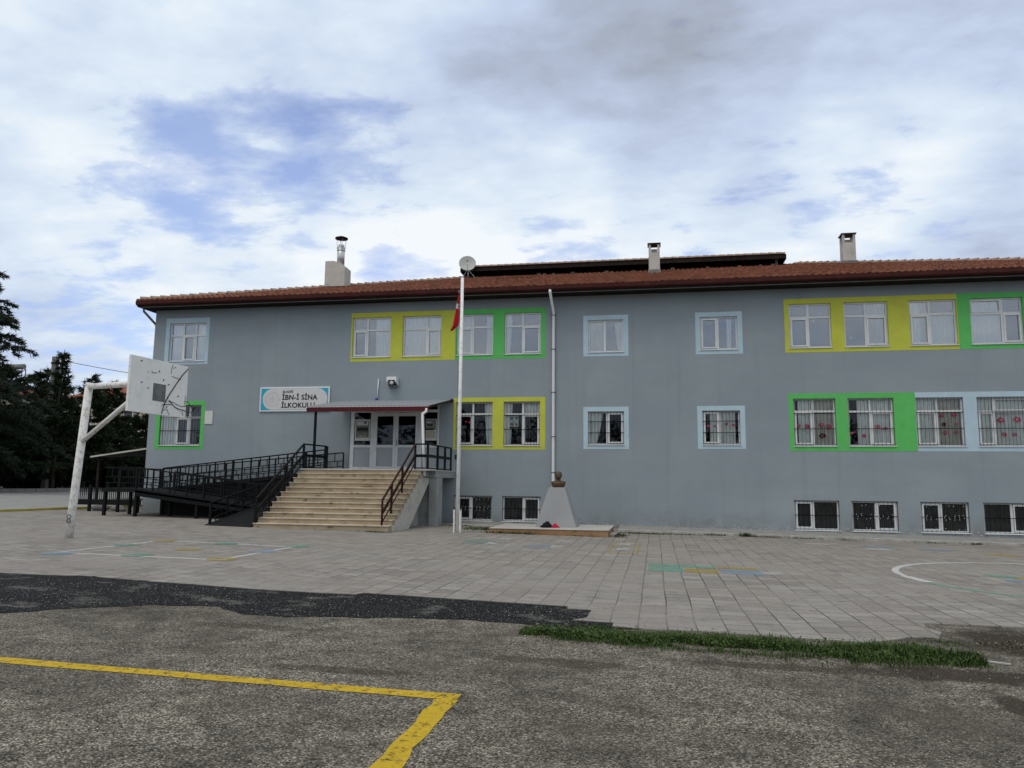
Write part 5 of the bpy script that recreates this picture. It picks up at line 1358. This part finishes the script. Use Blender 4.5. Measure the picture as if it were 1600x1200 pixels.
# grass strip along the broken slab edge
def grass():
    r = random.Random(5); m = MB()
    def band(x):      # centre line and half width of the strip
        t = (x + 1.45) / 4.5
        yc = -20.62 - .02 * (x + 1.5) + .05 * math.sin(x * 3.1); hw = .22 + .22 * min(1, max(0, t * 2.2)) - .18 * max(0, (t - .85) / .15)
        return yc, max(.04, hw)
    for _ in range(26000):
        x = r.uniform(-1.45, 3.04); yc, hw = band(x); y = yc + r.gauss(0, .5) * hw
        if r.random() < .035: x = r.gauss(-.62, .22); y = r.gauss(-20.16, .12)
        elif r.random() < .02: x = r.gauss(3.05, .12); y = r.gauss(-19.75, .12)
        if x > -.2 and x < 2.2 and y > -20.12: continue
        if mnoise.noise(Vector((x * 2.2, y * 4, 3))) < -.28 + .25 * r.random(): continue
        hh = r.uniform(.03, .10) * (.7 + .55 * min(1, max(0, (x + .5) / 2.8))) * (1.5 if r.random() < .06 else 1) * (1 - .4 * abs(y - yc) / hw) * (1 + .5 * mnoise.noise(Vector((x * 3, y * 3, 0))))
        a = r.uniform(0, 6.28); d = Vector((math.cos(a), math.sin(a), 0)); s = d.cross(Vector((0, 0, 1))) * r.uniform(.0025, .006)
        b = Vector((x, y, zg(x) + .002)); l = d * hh * r.uniform(.2, .9)
        m.add([b - s, b + s, b + l * .45 + s * .8 + Vector((0, 0, hh * .65)), b + l * .45 - s * .8 + Vector((0, 0, hh * .65)), b + l + Vector((0, 0, hh * .92))], [(0, 1, 2, 3), (3, 2, 4)])
    for _ in range(2600):       # clover-like broad leaves
        x = r.uniform(-1.3, 2.98); yc, hw = band(x); y = yc + r.gauss(0, .5) * hw
        if -.2 < x < 2.2 and y > -20.14: continue
        b = Vector((x, y, zg(x) + r.uniform(.02, .085))); a = Vector((r.gauss(0, 1), r.gauss(0, 1), .4)).normalized(); c = a.cross(Vector((0, 0, 1))).normalized(); s = r.uniform(.008, .02)
        m.add([b - a * s, b - c * s * .7, b + a * s, b + c * s * .7], [(0, 1, 2, 3)])
    tag(m.build('grass', 'grass_blade'), kind='stuff')
grass()
def weeds(name, spots, seed):
    r = random.Random(seed); m = MB()
    for cx, cy, rx, ry, n, h in spots:
        for _ in range(n):
            x, y = cx + r.gauss(0, .5) * rx, cy + r.gauss(0, .5) * ry; hh = h * r.uniform(.3, 1); a = r.uniform(0, 6.28); d = Vector((math.cos(a), math.sin(a), 0)); s = d.cross(Vector((0, 0, 1))) * r.uniform(.006, .014)
            b = Vector((x, y, zg(x) + .012)); l = d * hh * r.uniform(.4, 1.3)
            m.add([b - s, b + s, b + l * .5 + s * .8 + Vector((0, 0, hh * .6)), b + l * .5 - s * .8 + Vector((0, 0, hh * .6)), b + l + Vector((0, 0, hh * .8))], [(0, 1, 2, 3), (3, 2, 4)])
    tag(m.build(name, 'weed_leaf'), kind='stuff')
weeds('weeds', [(-5.5, -3.6, .9, .7, 700, .12), (-4.3, -5.32, .8, .1, 260, .12), (-5.0, -5.2, .3, .2, 120, .1), (-2.2, -5.3, .5, .08, 90, .07), (-1.2, -4.6, .25, .7, 260, .14), (-.4, -3.0, .8, .18, 380, .08), (.9, -2.7, .7, .1, 160, .06),
                (1.9, -2.55, .35, .08, 90, .1), (3.5, -2.6, .7, .08, 150, .08), (2.9, -2.55, .22, .1, 120, .2), (4.7, -2.6, .5, .08, 100, .07), (6.0, -2.6, .4, .06, 70, .06), (8.5, -2.6, .6, .06, 80, .07), (9.8, -2.58, .3, .08, 60, .1),
                (-8.3, -6.9, .5, .1, 140, .06), (-6.9, -2.3, .7, .15, 160, .07), (-7.1, -18.8, .4, .1, 0, .05), (3.6, -19.9, .3, .3, 60, .04)], 8)
# loose gravel on the old asphalt and the patch
def gravel():
    r = random.Random(9); m = MB()
    for _ in range(13000):
        y = -27.5 + (r.random() ** .8) * 9.0; x = r.uniform(-9, 5.5)
        if y > -20.2 and x > -.9 and x < 3.3: continue
        if y > -18.75 and x > -9.5: continue
        if mnoise.noise(Vector((x * .9, y * 1.4, 0))) < r.uniform(-.5, .25): continue
        s = r.choice((1, 1, 1, 1.5)) * r.uniform(.003, .0075); c = Vector((x, y, zg(x) + .006 + s * .3))
        u = [Vector((r.uniform(.6, 1.2), 0, 0)), Vector((0, r.uniform(.6, 1.2), 0)), Vector((0, 0, r.uniform(.4, .8)))]
        a = r.uniform(0, 3); Rm = Matrix.Rotation(a, 3, 'Z')
        P = [c + Rm @ (u[0] * s), c + Rm @ (u[1] * s), c - Rm @ (u[0] * s), c - Rm @ (u[1] * s), c + u[2] * s, c - u[2] * s]
        m.add(P, [(0, 1, 4), (1, 2, 4), (2, 3, 4), (3, 0, 4), (1, 0, 5), (2, 1, 5), (3, 2, 5), (0, 3, 5)])
    tag(m.build('gravel', 'gravel_stone'), kind='stuff')
plain('gravel_stone', (.30, .28, .24), .9, var=.55, scale=60)
gravel()
m = MB(); m.box(0, .22, 0, .04, 0, .018, M=Matrix.Translation((3.06, -20.72, zg(3.3) + .004)) @ Matrix.Rotation(R_(-28), 4, 'Z'))
tag(m.build('wood_scrap', 'kerb_stone', bevel=.004), 'short pale strip of wood lying at the right end of the grass', 'wood scrap')

# ------------------------------------------------------------------ beyond the yard
def house(name, x0, x1, y0, y1, z0, ze, zr, label, wins):
    t = thing(name, ((x0 + x1) / 2, y0, z0), label, 'house', 'houses behind the pines')
    m = MB(); m.box(x0, x1, y0, y1, z0, ze); w = m.build('wall', 'house_wall', t)
    m = MB(); e = .5; ym = (y0 + y1) / 2
    A = [(x0 - e, y0 - e, ze), (x1 + e, y0 - e, ze), (x1 + e, y1 + e, ze), (x0 - e, y1 + e, ze)]; k = (y1 - y0) / 2
    m.add(A + [(x0 + k * .6, ym, zr), (x1 - k * .6, ym, zr)], [(0, 1, 5, 4), (1, 2, 5), (2, 3, 4, 5), (3, 0, 4), (3, 2, 1, 0)]); ro = m.build('roof', 'house_roof', t)
    for i in range(wins):
        x = x0 + (x1 - x0) * (i + .5) / wins
        for z in ((ze - 2.1), (ze - 4.9)):
            m = MB(); m.box(x - .6, x + .6, y0 - .03, y0 - .002, z, z + 1.3); wf = m.build('window', 'white_trim', t)
            m = MB(); m.box(x - .52, x + .52, y0 - .05, y0 - .032, z + .08, z + 1.22); m.build('pane', 'house_glass', wf)
    return t, ro
zb = zg(-70)
h1, r1 = house('house', -92, -82, 55, 64, zb, 12.6, 14.6, 'cream house with water tank seen left of the utility pole', 3)
h2, r2 = house('house', -76.5, -66, 58, 68, zb, 12.0, 14.3, 'pale house with red tiled roof right of the utility pole', 3)
h3, r3 = house('house', -65.5, -55, 50, 60, zb, 10.6, 12.6, 'cream house with red roof under the hoop arm', 3)
m = MB()
for x in (-62.6, -62.0, -61.4): m.box(x - .25, x + .25, 54.8, 55.4, 11.5, 14.6)
m.build('chimney', 'grey_stone', r3)
def solar(x, y, z, label, tank=True):
    t = thing('solar_heater', (x, y, z), label, 'solar heater', 'solar water heaters on the roofs')
    m = MB(); m.tube([(x - 1.0, y, z + 2.2), (x + 1.0, y, z + 2.2)], .36, 14); m.build('tank', 'trim_pale', t)
    m = MB(); m.hexa([(x - 1.1, y - 2.0, z + .3), (x + 1.1, y - 2.0, z + .3), (x + 1.1, y - .3, z + 1.6), (x - 1.1, y - .3, z + 1.6)], [(x - 1.1, y - 2.0, z + .38), (x + 1.1, y - 2.0, z + .38), (x + 1.1, y - .3, z + 1.68), (x - 1.1, y - .3, z + 1.68)]); m.build('panel', 'house_glass', t)
    m = MB()
    for sx in (-1, 1):
        for q, zz in ((-1.9, .3), (-.3, 1.9), (.3, 1.9)): m.bar((x + sx, y + q, z - 1), (x + sx, y + q, z + zz), .08)
        m.bar((x + sx, y - 2, z + .2), (x + sx, y + .3, z + 1.9), .08)
    m.build('stand', 'dark_metal', t)
solar(-57.6, 52.8, 12.9, 'solar water heater just left of the backboard top')
solar(-83.0, 57.5, 14.2, 'solar water heater left of the utility pole')
t = thing('utility_pole', (-40.75, 16.6, zg(-40)), 'grey utility pole rising beside the spiky young pine', 'utility pole')
m = MB(); m.box(-40.92, -40.58, 16.45, 16.75, zg(-40), 10.05); m.build('shaft', 'grey_stone', t)
m = MB(); m.box(-40.95, -39.9, 16.4, 16.44, 9.55, 9.65); m.build('crossarm', 'dark_metal', t)
m = MB(); pts = []
a, b = Vector((-40.1, 16.4, 9.75)), Vector((-15, 31, 9.9))
for i in range(25):
    s = i / 24; p = a.lerp(b, s); p.z -= 1.3 * 4 * s * (1 - s); pts.append(p)
m.tube(pts, .02, 5); tag(m.build('power_line', 'dark_metal'), 'single sagging wire running from the utility pole behind the school', 'wire')
# far hill ridge
m = MB(); n = 60
for i in range(n + 1):
    x = -900 + i * 30; hh = 26 + 22 * mnoise.noise(Vector((i * .16, 2.2, 0))) + 8 * mnoise.noise(Vector((i * .5, 0, 3)))
    m.v += [(x, 700, zg(x) - 2), (x, 900, max(3, hh))]
    m.v.append((x, 990, -2))
for i in range(n):
    o = i * 3; m.f += [(o, o + 3, o + 4, o + 1), (o + 1, o + 4, o + 5, o + 2)]; m.mi += [0, 0]; m.sm += [True, True]
tag(m.build('hills', 'hill_green'), kind='structure')

# ------------------------------------------------------------------ sky, sun, camera
SUN_EL, SUN_AZ = 62, 205      # azimuth clockwise from +Y: behind the camera, to its left
w = bpy.data.worlds.new('World'); S.world = w; w.use_nodes = True
nt = w.node_tree; nt.nodes.clear()
out = nt.nodes.new('ShaderNodeOutputWorld')
sky = nt.nodes.new('ShaderNodeTexSky'); sky.sky_type = 'NISHITA'; sky.sun_disc = False
sky.sun_elevation = R_(SUN_EL); sky.sun_rotation = R_(SUN_AZ); sky.altitude = 1000; sky.dust_density = .5; sky.ozone_density = 6
bg = nt.nodes.new('ShaderNodeBackground'); bg.inputs[1].default_value = .15
sat = nt.nodes.new('ShaderNodeHueSaturation'); sat.inputs['Saturation'].default_value = 1.0; sat.inputs['Value'].default_value = 1.35; sat.inputs['Hue'].default_value = .512
nt.links.new(sky.outputs[0], sat.inputs['Color']); nt.links.new(sat.outputs[0], bg.inputs[0])
tc = nt.nodes.new('ShaderNodeTexCoord'); D = tc.outputs['Generated']
sp = N(nt, 'SeparateXYZ'); nt.links.new(D, sp.inputs[0])
zz = math_(nt, 'ADD', math_(nt, 'MAXIMUM', sp.outputs[2], 0.), .16)
cx_ = math_(nt, 'DIVIDE', sp.outputs[0], zz); cy_ = math_(nt, 'DIVIDE', sp.outputs[1], zz)
cv = N(nt, 'CombineXYZ'); nt.links.new(cx_, cv.inputs[0]); nt.links.new(cy_, cv.inputs[1])
CV = cv.outputs[0]
def lobe(d, width):      # soft lobe around a sky direction; the cloud masses in view, plus unseen ones
    dv = Vector(d).normalized()
    dp = N(nt, 'VectorMath', operation='DOT_PRODUCT'); nt.links.new(D, dp.inputs[0]); dp.inputs[1].default_value = dv
    mr = N(nt, 'MapRange', interpolation_type='SMOOTHSTEP'); nt.links.new(dp.outputs['Value'], mr.inputs[0])
    mr.inputs[1].default_value = math.cos(R_(width)); mr.inputs[2].default_value = 1; return mr.outputs[0]
def add(*a):
    x = a[0]
    for y in a[1:]: x = math_(nt, 'ADD', x, y)
    return x
def mul(a, b): return math_(nt, 'MULTIPLY', a, b)
n1 = noise(nt, CV, 1.5, 8, .52, .1); n2 = noise(nt, vscale(nt, CV, (1, 1.4, 1)), 4.6, 9, .6, .15)
mp2 = N(nt, 'Mapping'); mp2.inputs['Location'].default_value = (3.1, 1.7, 0); nt.links.new(CV, mp2.inputs['Vector'])
n3 = noise(nt, mp2.outputs[0], .9, 6, .55, .3)
n4 = noise(nt, vscale(nt, D, (1, 1, 2.4)), 7, 6, .55, .2)
# openings in the cloud where blue shows
hole = add(mul(lobe((-.475, .795, .375), 8), .66), mul(lobe((-.555, .75, .356), 6.5), .42), mul(lobe((-.36, .838, .41), 6), .46), mul(lobe((-.30, .912, .272), 5), .45), mul(lobe((-.64, .745, .19), 7), .45),
           mul(lobe((.20, .905, .37), 7), .26), mul(lobe((.28, .905, .31), 6), .26), mul(lobe((-.1, .95, .30), 6), .3), mul(lobe((.06, .955, .28), 6), .22), mul(lobe((.5, -.6, .55), 25), .3))
hz = add(hole, mul(math_(nt, 'SUBTRACT', n2, .5), 2.1), mul(math_(nt, 'SUBTRACT', n1, .5), .5), mul(math_(nt, 'SUBTRACT', n4, .5), 1.1))
blue = ramp(nt, hz, [(.34, 0.), (.56, .32), (.98, .64)])
# dark undersides against bright tops
dark = add(mul(lobe((-.13, .893, .432), 13), .30), mul(lobe((.2, .84, .50), 20), .34), mul(lobe((-.02, .84, .56), 20), .26), mul(lobe((.4, .82, .47), 16), .2), mul(lobe((-.30, .83, .47), 13), .14), mul(lobe((-.5, .72, .47), 14), .12), mul(lobe((.42, .885, .25), 9), .3), mul(lobe((-.66, .74, .15), 6), .32))
brt = add(mul(lobe((-.17, .915, .365), 9), .36), mul(lobe((-.03, .925, .375), 8), .2), mul(lobe((.37, .865, .345), 8), .36), mul(lobe((.26, .88, .40), 8), .3), mul(lobe((-.33, .915, .25), 8), .34), mul(lobe((-.55, .78, .30), 12), .2), mul(lobe((.1, .96, .26), 14), .28), mul(lobe((-.3, .92, .24), 14), .22), mul(lobe((0, -.5, 1), 70), .5))  # last lobe is an unseen bright cloud overhead, added to whiten the light
nz = add(mul(math_(nt, 'SUBTRACT', n1, .5), 1.2), mul(math_(nt, 'SUBTRACT', n2, .5), .85), mul(math_(nt, 'SUBTRACT', n3, .5), .55), mul(math_(nt, 'SUBTRACT', n4, .5), .55))
sh = add(math_(nt, 'SUBTRACT', dark, brt), nz, .36)
sh = mul(sh, .84)
cl = ramp(nt, sh, [(.0, (.90, .95, .99)), (.28, (.70, .805, .93)), (.55, (.56, .655, .84)), (.8, (.44, .505, .645)), (1., (.365, .41, .49))])
cb = nt.nodes.new('ShaderNodeBackground'); nt.links.new(cl, cb.inputs[0]); cb.inputs[1].default_value = 1.0
mxs = nt.nodes.new('ShaderNodeMixShader'); nt.links.new(blue, mxs.inputs[0]); nt.links.new(cb.outputs[0], mxs.inputs[1]); nt.links.new(bg.outputs[0], mxs.inputs[2])
MIXOUT = mxs.outputs[0]
nt.links.new(MIXOUT, out.inputs[0])

sd = bpy.data.lights.new('Sun', 'SUN'); sd.energy = 1.0; sd.angle = R_(25); sd.color = (1, .91, .80)
so = bpy.data.objects.new('Sun', sd); COL.objects.link(so)
az = R_(SUN_AZ); el = R_(SUN_EL)
sv = Vector((math.sin(az) * math.cos(el), math.cos(az) * math.cos(el), math.sin(el)))
so.rotation_euler = (-sv).to_track_quat('-Z', 'Y').to_euler()

cd = bpy.data.cameras.new('Camera'); co = bpy.data.objects.new('Camera', cd); COL.objects.link(co)
cd.sensor_width = 36; cd.lens = 1193.24 / 1600 * 36; cd.clip_start = .1; cd.clip_end = 3000
Rv, Uv, Fv = Vector((.983074, .182934, .010075)), Vector((.01399, -.129783, .991444)), Vector((-.182676, .974521, .130146))
Mx = Matrix((Rv, Uv, -Fv)).transposed().to_4x4(); Mx.translation = Vector((0, -29, 1.6)); co.matrix_world = Mx
S.camera = co
S.view_settings.view_transform = 'Standard'; S.view_settings.look = 'None'; S.view_settings.exposure = 0; S.view_settings.gamma = 1
S.view_settings.use_curve_mapping = False
S.cycles.max_bounces = 8; S.cycles.transparent_max_bounces = 12
